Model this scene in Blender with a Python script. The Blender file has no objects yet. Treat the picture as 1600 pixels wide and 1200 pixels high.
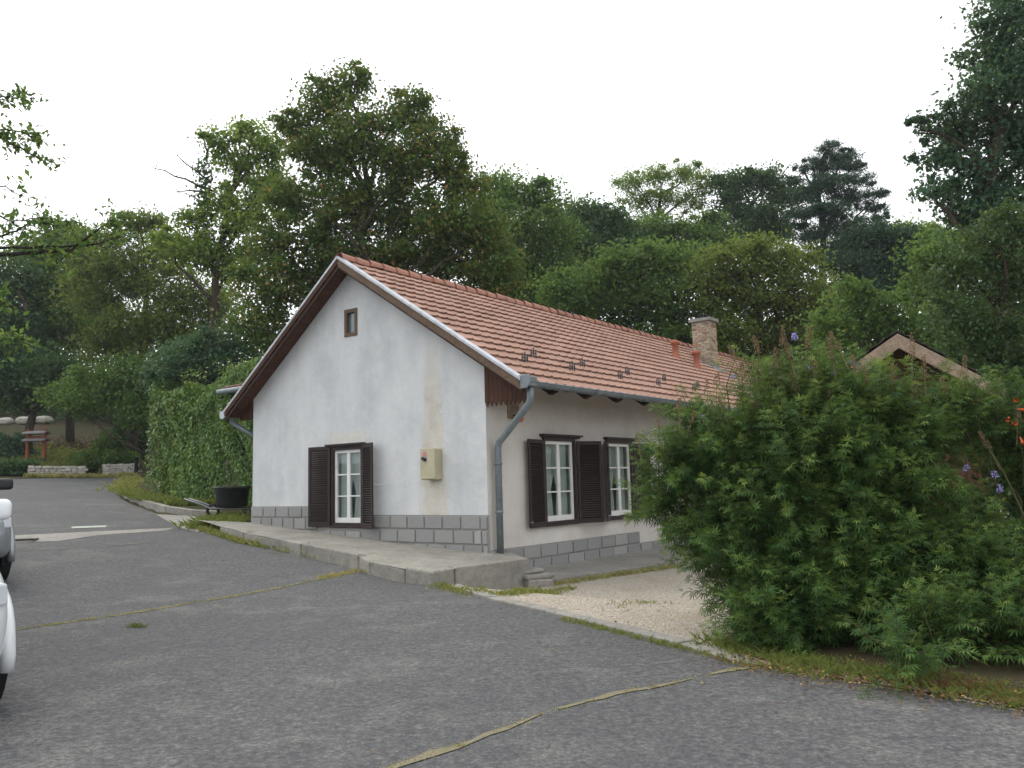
import bpy, math, random
import numpy as np
from mathutils import Vector, Matrix
from mathutils.geometry import delaunay_2d_cdt

random.seed(7)
rng = np.random.default_rng(11)
scn = bpy.context.scene
COL = scn.collection

# ------------------------------------------------------------------ camera
F = 1290.0                                   # focal length in photo pixels (1600 wide)
PITCH = math.atan((754 - 600) / F)
ROLL = math.atan(0.027)
CAM = np.array([0.0, 0.0, 1.6])
_fw = np.array([0, math.cos(PITCH), math.sin(PITCH)])
_u0 = np.array([0, -math.sin(PITCH), math.cos(PITCH)])
_r0 = np.array([1.0, 0, 0])
_rt = math.cos(ROLL) * _r0 - math.sin(ROLL) * _u0
_up = math.sin(ROLL) * _r0 + math.cos(ROLL) * _u0
cd = bpy.data.cameras.new('camera')
cd.sensor_width = 36.0
cd.lens = 36.0 * F / 1600.0
cd.clip_end = 2000.0
cam = bpy.data.objects.new('camera', cd)
COL.objects.link(cam)
cam.matrix_world = Matrix(((_rt[0], _up[0], -_fw[0], CAM[0]), (_rt[1], _up[1], -_fw[1], CAM[1]),
                           (_rt[2], _up[2], -_fw[2], CAM[2]), (0, 0, 0, 1)))
scn.camera = cam

# ------------------------------------------------------------------ sky, sun, exposure
SUN_EL, SUN_AZ = math.radians(48), math.radians(-50)     # azimuth from +Y towards +X
w = bpy.data.worlds.new('World'); scn.world = w; w.use_nodes = True
wn, wl = w.node_tree.nodes, w.node_tree.links
wn.clear()
sky = wn.new('ShaderNodeTexSky'); sky.sky_type = 'NISHITA'; sky.sun_disc = False
sky.sun_elevation = SUN_EL; sky.sun_rotation = SUN_AZ
sky.air_density = 1.0; sky.dust_density = 4.0; sky.ozone_density = 1.0
hs = wn.new('ShaderNodeHueSaturation'); hs.inputs['Saturation'].default_value = 0.16
veil = wn.new('ShaderNodeMix'); veil.data_type = 'RGBA'; veil.inputs[0].default_value = 0.72   # even cloud layer over the whole dome
veil.inputs[7].default_value = (8.3, 8.45, 8.7, 1)
bg = wn.new('ShaderNodeBackground'); bg.inputs['Strength'].default_value = 0.15
wo = wn.new('ShaderNodeOutputWorld')
wl.new(sky.outputs[0], hs.inputs['Color']); wl.new(hs.outputs[0], veil.inputs[6])
wl.new(veil.outputs[2], bg.inputs['Color']); wl.new(bg.outputs[0], wo.inputs[0])
sd = bpy.data.lights.new('sun', 'SUN'); sd.energy = 1.0; sd.angle = math.radians(35); sd.color = (1, 0.94, 0.84)
so = bpy.data.objects.new('sun', sd); COL.objects.link(so)
sv = Vector((math.sin(SUN_AZ) * math.cos(SUN_EL), math.cos(SUN_AZ) * math.cos(SUN_EL), math.sin(SUN_EL)))
so.rotation_euler = sv.to_track_quat('Z', 'Y').to_euler(); so.location = (0, 0, 40)
vs = scn.view_settings
vs.view_transform = 'Standard'; vs.look = 'None'; vs.exposure = 0.55; vs.gamma = 1.0; vs.use_curve_mapping = False
scn.render.engine = 'CYCLES'
scn.cycles.max_bounces = 6; scn.cycles.transparent_max_bounces = 8; scn.cycles.diffuse_bounces = 3

# ------------------------------------------------------------------ geometry helpers
A = math.radians(52.4)
S_DIR = np.array([math.cos(A), math.sin(A), 0.0]); G_DIR = np.array([-math.sin(A), math.cos(A), 0.0])

def ray(x, y):
    d = _fw * F + _rt * (x - 800) - _up * (y - 600)
    return d / d[1]

def at(x, y, depth):
    return CAM + ray(x, y) * depth

def onz(x, y, z):
    d = ray(x, y); return CAM + d * (z - CAM[2]) / d[2]

P0 = onz(764, 865, 0.28)
U0 = float(P0 @ G_DIR); V0 = float(P0 @ S_DIR)

def sstep(t):
    t = np.clip(t, 0, 1); return t * t * (3 - 2 * t)

def ground(x, y):
    x = np.asarray(x, float); y = np.asarray(y, float)
    u = x * G_DIR[0] + y * G_DIR[1]; v = x * S_DIR[0] + y * S_DIR[1]
    t = np.minimum(u, 70) - 10
    z = 0.075 * 0.5 * (t + np.sqrt(t * t + 3))
    z = z - 0.33 * sstep((v - 9.3) / 2.6) * sstep((10.5 - u) / .6)
    t2 = np.minimum(y, 95) - 42
    z = z + 0.21 * 0.5 * (t2 + np.sqrt(t2 * t2 + 1.0))
    return z

def gz(x, y): return float(ground(x, y))

def gp(px, py):
    """photo pixel -> point on the ground"""
    d = ray(px, py)
    lo = 1.0
    t = 2.0
    while t < 150:
        p = CAM + d * t
        if p[2] < gz(p[0], p[1]): break
        lo = t; t *= 1.03
    hi = t
    for _ in range(40):
        m = (lo + hi) / 2; p = CAM + d * m
        if p[2] < gz(p[0], p[1]): hi = m
        else: lo = m
    p = CAM + d * hi
    return np.array([p[0], p[1], gz(p[0], p[1])])

class MB:
    def __init__(self): self.v = []; self.f = []
    def add(self, vs, fs):
        o = len(self.v); self.v += [tuple(map(float, p)) for p in vs]; self.f += [tuple(i + o for i in f) for f in fs]; return self
    def box(self, a, b):
        x0, y0, z0 = a; x1, y1, z1 = b
        return self.add([(x0, y0, z0), (x1, y0, z0), (x1, y1, z0), (x0, y1, z0), (x0, y0, z1), (x1, y0, z1), (x1, y1, z1), (x0, y1, z1)],
                        [(0, 3, 2, 1), (4, 5, 6, 7), (0, 1, 5, 4), (1, 2, 6, 5), (2, 3, 7, 6), (3, 0, 4, 7)])
    def obox(self, c, ax, ay, az):
        c, ax, ay, az = map(np.asarray, (c, ax, ay, az))
        vs = [c + i * ax + j * ay + k * az for k in (-1, 1) for j, i in ((-1, -1), (-1, 1), (1, 1), (1, -1))]
        return self.add(vs, [(0, 3, 2, 1), (4, 5, 6, 7), (0, 1, 5, 4), (1, 2, 6, 5), (2, 3, 7, 6), (3, 0, 4, 7)])
    def beam(self, p, q, w, h, up=(0, 0, 1)):
        p, q, up = np.asarray(p, float), np.asarray(q, float), np.asarray(up, float)
        d = q - p; L = np.linalg.norm(d); d = d / L
        sx = np.cross(d, up); sx /= np.linalg.norm(sx); uz = np.cross(sx, d)
        return self.obox((p + q) / 2, d * L / 2, sx * w / 2, uz * h / 2)
    def tube(self, pts, rad, n=8, cap=True):
        pts = [np.asarray(p, float) for p in pts]
        rad = rad if hasattr(rad, '__len__') else [rad] * len(pts)
        vs, fs = [], []
        ref = np.array([0.13, 0.31, 0.94])
        for i, p in enumerate(pts):
            d = pts[min(i + 1, len(pts) - 1)] - pts[max(i - 1, 0)]
            d = d / (np.linalg.norm(d) + 1e-9)
            if abs(d @ ref) > .97: ref2 = np.array([1.0, 0.1, 0])
            else: ref2 = ref
            a = np.cross(d, ref2); a /= np.linalg.norm(a); b = np.cross(d, a)
            for k in range(n):
                t = 2 * math.pi * k / n
                vs.append(p + rad[i] * (math.cos(t) * a + math.sin(t) * b))
        for i in range(len(pts) - 1):
            for k in range(n):
                fs.append((i * n + k, i * n + (k + 1) % n, (i + 1) * n + (k + 1) % n, (i + 1) * n + k))
        if cap:
            fs.append(tuple(range(n - 1, -1, -1))); o = (len(pts) - 1) * n; fs.append(tuple(o + k for k in range(n)))
        return self.add(vs, fs)
    def prism(self, poly, d0, d1):
        """poly list of 3D points, swept by offsets d0..d1"""
        n = len(poly); d0, d1 = np.asarray(d0, float), np.asarray(d1, float)
        vs = [np.asarray(p) + d0 for p in poly] + [np.asarray(p) + d1 for p in poly]
        fs = [tuple(range(n - 1, -1, -1)), tuple(range(n, 2 * n))] + [(i, (i + 1) % n, n + (i + 1) % n, n + i) for i in range(n)]
        return self.add(vs, fs)
    def lathe(self, c, prof, n=16):
        vs, fs = [], []
        for r, z in prof:
            for k in range(n):
                t = 2 * math.pi * k / n; vs.append((c[0] + r * math.cos(t), c[1] + r * math.sin(t), c[2] + z))
        for i in range(len(prof) - 1):
            for k in range(n):
                fs.append((i * n + k, i * n + (k + 1) % n, (i + 1) * n + (k + 1) % n, (i + 1) * n + k))
        return self.add(vs, fs)
    def mesh(self, name):
        me = bpy.data.meshes.new(name); me.from_pydata(self.v, [], self.f); me.update(); return me
    def build(self, name, mat, parent=None, smooth=False, bevel=0, **tags):
        return link(name, self.mesh(name), mat, parent, smooth, bevel, **tags)

def link(name, me, mat, parent=None, smooth=False, bevel=0, **tags):
    o = bpy.data.objects.new(name, me); COL.objects.link(o)
    if mat is not None and len(me.materials) == 0: me.materials.append(mat)
    if smooth:
        for p in me.polygons: p.use_smooth = True
    if bevel:
        m = o.modifiers.new('bevel', 'BEVEL'); m.width = bevel; m.segments = 2 if bevel < .045 else 5; m.limit_method = 'ANGLE'
    if parent is not None: o.parent = parent
    for k, v in tags.items(): o[k] = v
    return o

def empty(name, loc=(0, 0, 0), rz=0.0, **tags):
    o = bpy.data.objects.new(name, None); COL.objects.link(o); o.location = tuple(map(float, loc)); o.rotation_euler = (0, 0, rz)
    for k, v in tags.items(): o[k] = v
    return o

# ------------------------------------------------------------------ materials
def mat(name, build):
    m = bpy.data.materials.new(name); m.use_nodes = True
    nt = m.node_tree; nt.nodes.clear()
    out = nt.nodes.new('ShaderNodeOutputMaterial')
    N = NT(nt)
    nt.links.new(build(N), out.inputs['Surface'])
    return m

class NT:
    def __init__(self, nt): self.nt = nt; self._tc = None
    def node(self, t, **kw):
        n = self.nt.nodes.new(t)
        for k, v in kw.items(): setattr(n, k, v)
        return n
    def L(self, a, b): self.nt.links.new(a, b)
    def set(self, sock, v):
        if isinstance(v, bpy.types.NodeSocket): self.L(v, sock)
        else: sock.default_value = v
    def coord(self, which='Object'):
        if self._tc is None: self._tc = self.node('ShaderNodeTexCoord')
        return self._tc.outputs[which]
    def scaled(self, v, s):
        m = self.node('ShaderNodeMapping'); self.L(v, m.inputs[0]); m.inputs['Scale'].default_value = s; return m.outputs[0]
    def noise(self, scale, detail=4, rough=.55, vec=None, dist=0.0, out='Fac'):
        n = self.node('ShaderNodeTexNoise'); self.set(n.inputs['Vector'], vec if vec is not None else self.coord())
        n.inputs['Scale'].default_value = scale; n.inputs['Detail'].default_value = detail; n.inputs['Roughness'].default_value = rough
        n.inputs['Distortion'].default_value = dist
        return n.outputs[out]
    def voro(self, scale, vec=None, feature='F1', out='Distance'):
        n = self.node('ShaderNodeTexVoronoi', feature=feature); self.set(n.inputs['Vector'], vec if vec is not None else self.coord())
        n.inputs['Scale'].default_value = scale; return n.outputs[out]
    def ramp(self, fac, stops):
        r = self.node('ShaderNodeValToRGB'); self.set(r.inputs[0], fac)
        el = r.color_ramp.elements
        while len(el) < len(stops): el.new(0.5)
        for e, (p, c) in zip(el, stops):
            e.position = p; e.color = (c, c, c, 1) if not hasattr(c, '__len__') else tuple(c) + (1,)
        return r.outputs[0]
    def mix(self, fac, a, b, mode='MIX'):
        m = self.node('ShaderNodeMix', data_type='RGBA', blend_type=mode)
        self.set(m.inputs[0], fac)
        for s, v in ((m.inputs[6], a), (m.inputs[7], b)):
            if isinstance(v, tuple) and len(v) == 3: v = v + (1,)
            self.set(s, v)
        return m.outputs[2]
    def math(self, op, a, b=0.0):
        m = self.node('ShaderNodeMath', operation=op); self.set(m.inputs[0], a); self.set(m.inputs[1], b); return m.outputs[0]
    def sep(self, v):
        s = self.node('ShaderNodeSeparateXYZ'); self.L(v, s.inputs[0]); return s.outputs
    def bump(self, h, dist=.01, strength=1.0, normal=None):
        b = self.node('ShaderNodeBump'); b.inputs['Distance'].default_value = dist; b.inputs['Strength'].default_value = strength
        self.L(h, b.inputs['Height'])
        if normal is not None: self.L(normal, b.inputs['Normal'])
        return b.outputs[0]
    def principled(self, col, rough=.8, spec=.3, metal=0.0, normal=None, coat=0.0):
        p = self.node('ShaderNodeBsdfPrincipled')
        self.set(p.inputs['Base Color'], col + (1,) if isinstance(col, tuple) and len(col) == 3 else col)
        self.set(p.inputs['Roughness'], rough); self.set(p.inputs['Specular IOR Level'], spec); self.set(p.inputs['Metallic'], metal)
        p.inputs['Coat Weight'].default_value = coat
        if normal is not None: self.L(normal, p.inputs['Normal'])
        return p.outputs[0]
    def attr(self, name):
        a = self.node('ShaderNodeAttribute', attribute_name=name); return a.outputs['Fac']
    def rnd(self):
        o = self.node('ShaderNodeObjectInfo').outputs['Random']
        i = self.node('ShaderNodeNewGeometry').outputs['Random Per Island']
        return self.math('FRACT', self.math('ADD', self.math('MULTIPLY', o, 7.31), i))
    def wpos(self): return self.node('ShaderNodeNewGeometry').outputs['Position']

M = {}
def m_asphalt(N):
    big = N.noise(.28, 5, .6)
    mid = N.noise(1.6, 6, .7, dist=.6)
    worn = N.noise(.55, 6, .68, dist=.4)
    g1 = N.noise(34, 4, .75); g2 = N.noise(95, 3, .75)
    st = N.voro(48); stc = N.sep(N.voro(48, out='Color'))
    c = N.ramp(stc[0], [(0, (.055, .058, .066)), (.35, (.092, .094, .102)), (.7, (.13, .13, .134)), (.9, (.20, .198, .19)), (1, (.31, .305, .285))])
    c = N.mix(N.ramp(st, [(.3, 0), (.6, .8)]), c, (.06, .061, .068))
    c = N.mix(.55, c, N.ramp(g1, [(.32, (.045, .047, .055)), (.5, (.115, .116, .122)), (.66, (.27, .265, .25))]))
    c = N.mix(.35, c, N.ramp(g2, [(.34, (.04, .042, .046)), (.66, (.26, .26, .25))]))
    g0 = N.noise(17, 7, .86)
    c = N.mix(.6, c, N.ramp(g0, [(.38, (.030, .031, .034)), (.5, (.10, .10, .102)), (.6, (.19, .188, .18)), (.68, (.38, .37, .345))]))
    c = N.mix(N.ramp(N.math('MULTIPLY', worn, mid), [(.25, 0), (.38, .5)]), c, N.ramp(g1, [(.38, (.10, .10, .10)), (.6, (.34, .325, .285))]))
    c = N.mix(N.ramp(big, [(.38, .0), (.66, .4)]), c, (.062, .063, .068))
    c = N.mix(1.0, c, (.82, .82, .83), 'MULTIPLY')
    h = N.math('ADD', N.math('MULTIPLY', g1, .8), N.math('MULTIPLY', g2, .5))
    return N.principled(c, .85, .2, normal=N.bump(h, .012, .7))
M['asphalt'] = mat('asphalt', m_asphalt)
def m_conc(base, warm=0.0):
    def b(N):
        n1 = N.noise(1.3, 6, .65); n2 = N.noise(14, 5, .7); n3 = N.noise(90, 3, .7)
        c = N.ramp(n1, [(.25, tuple(k * .62 for k in base)), (.55, base), (.8, tuple(min(1, k * 1.25) for k in base))])
        c = N.mix(N.ramp(n2, [(.42, 0), (.7, .6)]), c, tuple(k * .5 for k in base))
        c = N.mix(N.ramp(N.noise(3.1, 6, .7, dist=.8), [(.5, 0), (.66, .7)]), c, (base[0] * .52, base[1] * .53, base[2] * .42))
        c = N.mix(N.ramp(N.voro(1.1, feature='DISTANCE_TO_EDGE'), [(0, .45), (.008, 0)]), c, tuple(k * .4 for k in base))
        c = N.mix(.25, c, N.ramp(n3, [(.3, .05), (.7, .4)]))
        return N.principled(c, .9, .2, normal=N.bump(N.math('ADD', n2, N.math('MULTIPLY', n3, .5)), .02, .6))
    return b
M['concrete'] = mat('old_concrete', m_conc((.33, .31, .265)))
M['concrete_pale'] = mat('pale_concrete', m_conc((.32, .305, .27)))
def m_gravel(N):
    vc = N.voro(55, out='Color'); vd = N.voro(55)
    n = N.noise(.9, 5, .65)
    c = N.ramp(N.sep(vc)[0], [(0, (.28, .245, .195)), (.4, (.46, .415, .345)), (.8, (.58, .53, .455)), (1, (.7, .67, .61))])
    c = N.mix(N.ramp(vd, [(.3, 0), (.6, .7)]), c, (.2, .17, .13))
    c = N.mix(N.ramp(n, [(.5, 0), (.72, .6)]), c, (.27, .22, .15))
    return N.principled(c, .95, .1, normal=N.bump(N.math('MULTIPLY', vd, -1.), .012, 1.0))
M['gravel'] = mat('limestone_gravel', m_gravel)
def m_soil(N):
    n = N.noise(.7, 5, .6); n2 = N.noise(18, 4, .7)
    c = N.ramp(n, [(.3, (.04, .055, .02)), (.5, (.055, .05, .026)), (.7, (.085, .052, .034))])
    c = N.mix(N.ramp(n2, [(.4, 0), (.7, .7)]), c, (.035, .034, .018))
    return N.principled(c, .95, .1, normal=N.bump(n2, .04, .8))
M['soil'] = mat('hill_soil', m_soil)
def m_joint(N):
    n = N.noise(6, 5, .7); n2 = N.noise(60, 3, .7)
    c = N.ramp(n, [(.35, (.12, .115, .06)), (.47, (.25, .225, .15)), (.62, (.22, .205, .17))])
    c = N.mix(N.ramp(n2, [(.4, 0), (.65, .8)]), c, (.1, .085, .04))
    return N.principled(c, .95, .1, normal=N.bump(n2, .01, .8))
M['joint'] = mat('mossy_joint', m_joint)
def m_plaster(N):
    v = N.coord(); x, y, z = N.sep(v)
    n1 = N.noise(.8, 6, .62); n2 = N.noise(4, 5, .6); n3 = N.noise(38, 4, .7); streak = N.noise(2.2, 5, .6, N.scaled(v, (1, 1, .22)))
    c = N.ramp(n1, [(.28, (.51, .525, .535)), (.5, (.635, .65, .655)), (.75, (.71, .715, .71))])
    c = N.mix(N.ramp(streak, [(.42, 0), (.72, .42)]), c, (.46, .475, .485))
    c = N.mix(N.ramp(n2, [(.5, 0), (.75, .25)]), c, (.75, .72, .64))
    # bare cream repair strip in the gable render: shape of its own
    wob = N.math('MULTIPLY', N.math('SUBTRACT', n2, .5), .35)
    yy = N.math('ADD', y, wob)
    d = N.math('ABSOLUTE', N.math('SUBTRACT', yy, 1.39))
    half = N.math('ADD', .34, N.math('MULTIPLY', N.math('SUBTRACT', 2.6, z), .05))
    msk = N.ramp(N.math('SUBTRACT', half, d), [(0, 0), (.13, 1)])
    msk = N.math('MULTIPLY', msk, N.ramp(N.math('DIVIDE', z, 10.0), [(.33, 1), (.47, 0)]))
    msk = N.math('MULTIPLY', msk, N.ramp(N.math('ADD', x, .5), [(.55, 1), (.6, 0)]))
    # repair above the gable window
    d2 = N.math('MAXIMUM', N.math('ABSOLUTE', N.math('SUBTRACT', yy, 4.0)), N.math('MULTIPLY', N.math('ABSOLUTE', N.math('SUBTRACT', z, 2.66)), 4.))
    msk2 = N.math('MULTIPLY', N.ramp(d2, [(.4, .7), (.75, 0)]), N.ramp(N.math('ADD', x, .5), [(.55, 1), (.6, 0)]))
    mm = N.math('MAXIMUM', msk, msk2)
    c = N.mix(N.math('MULTIPLY', mm, .72), c, N.ramp(n2, [(.3, (.62, .56, .45)), (.6, (.74, .70, .60))]))
    # grey smudges under the verge
    h = N.math('ADD', N.math('MULTIPLY', n3, N.math('ADD', .35, N.math('MULTIPLY', msk, 1.6))), N.math('MULTIPLY', n2, .8))
    return N.principled(c, .93, .15, normal=N.bump(h, .022, .8))
M['plaster'] = mat('white_plaster', m_plaster)
def m_plaster2(N):
    n1 = N.noise(.7, 6, .62); n2 = N.noise(5, 5, .6); n3 = N.noise(40, 4, .7)
    c = N.ramp(n1, [(.28, (.49, .46, .42)), (.5, (.61, .58, .54)), (.75, (.68, .66, .63))])
    c = N.mix(N.ramp(n2, [(.5, 0), (.75, .4)]), c, (.5, .455, .4))
    return N.principled(c, .93, .15, normal=N.bump(N.math('ADD', N.math('MULTIPLY', n3, .3), n2), .015, .7))
M['plaster_side'] = mat('aged_cream_plaster', m_plaster2)
def m_block(N):
    r = N.rnd(); n = N.noise(45, 4, .75); n1 = N.noise(3, 4, .6)
    c = N.ramp(r, [(0, (.29, .29, .285)), (.5, (.34, .34, .335)), (.85, (.38, .38, .365)), (1, (.44, .435, .415))])
    c = N.mix(N.ramp(n, [(.35, 0), (.7, .45)]), c, (.2, .2, .2))
    c = N.mix(N.ramp(n1, [(.55, 0), (.8, .4)]), c, (.33, .31, .26))
    return N.principled(c, .9, .2, normal=N.bump(n, .02, .9))
M['block'] = mat('granite_block', m_block)
M['mortar'] = mat('grey_mortar', lambda N: N.principled(N.ramp(N.noise(30, 4, .7), [(.3, (.24, .235, .22)), (.7, (.34, .33, .31))]), .95, .1, normal=N.bump(N.noise(60, 3), .01, .6)))
def m_tile(base):
    def b(N):
        r = N.rnd(); n = N.noise(1.1, 5, .65, N.wpos()); n2 = N.noise(30, 4, .7, N.wpos())
        dk = tuple(k * .80 for k in base); lt = tuple(min(1, k * 1.2) for k in base)
        c = N.ramp(r, [(0, dk), (.12, base), (.85, base), (1, lt)])
        c = N.mix(N.ramp(n, [(.42, 0), (.75, .5)]), c, tuple(k * .62 for k in base))
        c = N.mix(N.ramp(n2, [(.5, 0), (.75, .4)]), c, (base[0] * .7, base[1] * .75, base[2] * .85))
        return N.principled(c, .85, .25, normal=N.bump(n2, .005, .5))
    return b
M['tile'] = mat('terracotta_tile', m_tile((.35, .208, .155)))
M['ridge'] = mat('ridge_terracotta', m_tile((.38, .19, .135)))
M['vent'] = mat('vent_terracotta', m_tile((.36, .13, .08)))
def m_zinc(N):
    n = N.noise(5, 5, .65)
    return N.principled(N.ramp(n, [(.3, (.13, .16, .175)), (.7, (.23, .265, .28))]), .55, .4, .35, normal=N.bump(N.noise(9, 3), .004, .3))
M['zinc'] = mat('zinc_sheet', m_zinc)
M['verge_metal'] = mat('pale_verge_sheet', lambda N: N.principled(N.ramp(N.noise(6, 4), [(.3, (.36, .38, .41)), (.7, (.55, .57, .60))]), .5, .4, .3))
def m_wood(a, b_, sc=(3, 30, 30), rough=.75, spec=.25):
    def b(N):
        v = N.scaled(N.coord(), sc)
        n = N.noise(1.0, 6, .65, v, .4); n2 = N.noise(2.5, 4, .6)
        c = N.ramp(n, [(.3, a), (.7, b_)])
        c = N.mix(N.ramp(n2, [(.5, 0), (.8, .35)]), c, tuple(k * .6 for k in a))
        return N.principled(c, rough, spec, normal=N.bump(n, .006, .6))
    return b
M['shutter'] = mat('dark_brown_paint', m_wood((.020, .011, .010), (.034, .020, .018), rough=.55, spec=.35))
M['soffit'] = mat('brown_soffit_board', m_wood((.055, .024, .014), (.12, .052, .03)))
M['barge'] = mat('weathered_barge_board', m_wood((.07, .042, .028), (.20, .135, .09)))
M['apron'] = mat('brown_apron_board', m_wood((.045, .018, .011), (.092, .038, .022), (30, 30, 3)))
M['rafter'] = mat('dark_rafter', m_wood((.028, .015, .011), (.05, .03, .02)))
M['shedwood'] = mat('pale_shed_board', m_wood((.20, .145, .10), (.36, .28, .21), (12, 12, 12)))
M['sheddark'] = mat('red_brown_shed_board', m_wood((.05, .02, .014), (.10, .04, .026), (30, 30, 3)))
M['shingle'] = mat('dark_shingle', lambda N: N.principled(N.ramp(N.noise(8, 4), [(.3, (.03, .026, .024)), (.7, (.08, .065, .06))]), .9, .2))
M['signwood'] = mat('orange_brown_stain', m_wood((.16, .045, .018), (.27, .085, .03), (20, 20, 3)))
M['signroof'] = mat('grey_weathered_roof_board', m_wood((.16, .155, .16), (.25, .24, .25), (3, 20, 20)))
M['white'] = mat('white_window_paint', lambda N: N.principled(N.ramp(N.noise(3, 4), [(.3, (.66, .66, .63)), (.7, (.78, .78, .76))]), .5, .35))
M['dark'] = mat('dark_room', lambda N: N.principled((.2, .21, .18), .9, .1))
def m_glass(N):
    t = N.node('ShaderNodeBsdfTransparent'); t.inputs[0].default_value = (.82, .86, .85, 1)
    g = N.node('ShaderNodeBsdfGlossy'); g.inputs['Roughness'].default_value = .03; g.inputs['Color'].default_value = (.9, .95, 1, 1)
    lw = N.node('ShaderNodeLayerWeight'); lw.inputs[0].default_value = .5
    fc = N.math('ADD', .05, N.math('MULTIPLY', N.math('POWER', lw.outputs['Facing'], 4.0), .5))
    mx = N.node('ShaderNodeMixShader'); N.L(fc, mx.inputs[0]); N.L(t.outputs[0], mx.inputs[1]); N.L(g.outputs[0], mx.inputs[2])
    return mx.outputs[0]
M['glass'] = mat('window_glass', m_glass)
M['glassdark'] = mat('attic_glass', lambda N: N.principled((.10, .15, .17), .05, .8))
M['curtain'] = mat('white_net_curtain', lambda N: N.principled((.70, .71, .68), .9, .1))
def m_brick(N):
    r = N.rnd(); n = N.noise(25, 4, .7)
    c = N.ramp(r, [(0, (.22, .15, .10)), (.35, (.40, .31, .21)), (.7, (.50, .42, .31)), (1, (.40, .23, .14))])
    c = N.mix(N.ramp(n, [(.45, 0), (.75, .6)]), c, (.17, .14, .11))
    return N.principled(c, .95, .1, normal=N.bump(n, .02, .8))
M['brick'] = mat('worn_yellow_brick', m_brick)
M['beige'] = mat('beige_box_paint', lambda N: N.principled(N.ramp(N.noise(4, 4), [(.3, (.42, .38, .25)), (.7, (.50, .46, .32))]), .5, .35))
M['pink'] = mat('pink_label', lambda N: N.principled((.55, .22, .26), .6, .2))
M['black'] = mat('black_plastic', lambda N: N.principled((.012, .013, .015), .5, .4))
M['tub'] = mat('black_tub_plastic', lambda N: N.principled(N.ramp(N.noise(5, 4), [(.3, (.012, .013, .015)), (.7, (.03, .032, .035))]), .55, .35))
M['guard'] = mat('dark_guard_iron', lambda N: N.principled((.06, .06, .065), .6, .3))
M['steel'] = mat('worn_steel', lambda N: N.principled((.22, .23, .24), .5, .4, .7))
M['orange'] = mat('orange_lamp_cover', lambda N: N.principled((.62, .15, .03), .4, .4))
def m_bark(a, b_):
    def b(N):
        n = N.noise(3, 6, .7, N.scaled(N.coord(), (4, 4, .8)))
        return N.principled(N.ramp(n, [(.3, a), (.7, b_)]), .95, .1, normal=N.bump(n, .05, .9))
    return b
M['bark'] = mat('bark', m_bark((.03, .025, .018), (.085, .07, .052)))
M['bark_dark'] = mat('dark_bark', m_bark((.018, .015, .012), (.05, .042, .034)))
M['twig'] = mat('green_twig', lambda N: N.principled((.07, .07, .03), .8, .2))
LEAF_GAIN = 1.65
def leafmat(name, stops, trans=.3, rough=.6, spec=.14):
    stops = [(p_, tuple(k_ * LEAF_GAIN for k_ in c_)) for p_, c_ in stops]
    def b(N):
        c = N.ramp(N.attr('tint'), stops)
        p = N.principled(c, rough, spec)
        t = N.node('ShaderNodeBsdfTranslucent'); N.L(N.mix(.35, c, (.20, .24, .03)), t.inputs[0])
        mx = N.node('ShaderNodeMixShader'); mx.inputs[0].default_value = min(.5, trans * 1.3)
        N.L(p, mx.inputs[1]); N.L(t.outputs[0], mx.inputs[2])
        return mx.outputs[0]
    return mat(name, b)
M['lf_maple'] = leafmat('maple_leaf', [(0, (.022, .052, .014)), (.45, (.048, .092, .022)), (.72, (.088, .122, .028)), (.86, (.14, .12, .035)), (1, (.25, .10, .035))], .32)
M['lf_bright'] = leafmat('bright_green_leaf', [(0, (.045, .088, .016)), (.5, (.105, .17, .032)), (.85, (.17, .23, .045)), (1, (.23, .26, .05))], .42)
M['lf_mid'] = leafmat('mid_green_leaf', [(0, (.026, .064, .017)), (.5, (.060, .118, .030)), (.9, (.11, .17, .040)), (1, (.16, .19, .045))], .36)
M['lf_dark'] = leafmat('dark_green_leaf', [(0, (.015, .042, .018)), (.5, (.032, .074, .030)), (.9, (.06, .11, .04)), (1, (.10, .135, .04))], .28)
M['lf_olive'] = leafmat('olive_leaf', [(0, (.032, .058, .014)), (.5, (.078, .115, .026)), (.85, (.135, .165, .038)), (1, (.2, .19, .045))], .36)
M['lf_blue'] = leafmat('blue_green_leaf', [(0, (.015, .04, .026)), (.5, (.032, .075, .046)), (1, (.075, .125, .06))], .28)
M['lf_pine'] = leafmat('pine_needle', [(0, (.008, .026, .016)), (.5, (.018, .046, .028)), (1, (.045, .08, .04))], .1)
M['lf_ivy'] = leafmat('ivy_leaf', [(0, (.024, .06, .015)), (.5, (.055, .115, .024)), (.8, (.11, .165, .034)), (1, (.24, .23, .04))], .2, .4, .4)
M['lf_vitex'] = leafmat('palmate_leaf', [(0, (.012, .034, .011)), (.35, (.027, .062, .018)), (.7, (.068, .12, .03)), (1, (.19, .24, .055))], .3)  # low tints darkened to stand in for shade on the bush
M['lf_shrub'] = leafmat('glossy_shrub_leaf', [(0, (.014, .036, .014)), (.6, (.030, .064, .024)), (.95, (.055, .095, .03)), (1, (.2, .17, .03))], .25, .5, .25)
M['lf_grass'] = leafmat('grass_blade', [(0, (.06, .085, .02)), (.5, (.13, .15, .04)), (.75, (.24, .21, .075)), (1, (.36, .29, .14))], .25)
M['lf_litter'] = leafmat('fallen_leaf', [(0, (.04, .026, .014)), (.5, (.085, .05, .026)), (.88, (.14, .085, .035)), (1, (.3, .2, .04))], .1)
M['dryflower'] = mat('dry_flower_spike', lambda N: N.principled(N.ramp(N.rnd(), [(0, (.13, .09, .05)), (1, (.25, .175, .10))]), .9, .1))
M['lilac'] = mat('lilac_flower', lambda N: N.principled(N.ramp(N.rnd(), [(0, (.20, .19, .42)), (1, (.36, .32, .6))]), .8, .1))
M['trumpet'] = mat('orange_flower', lambda N: N.principled((.55, .11, .03), .7, .2))
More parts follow.
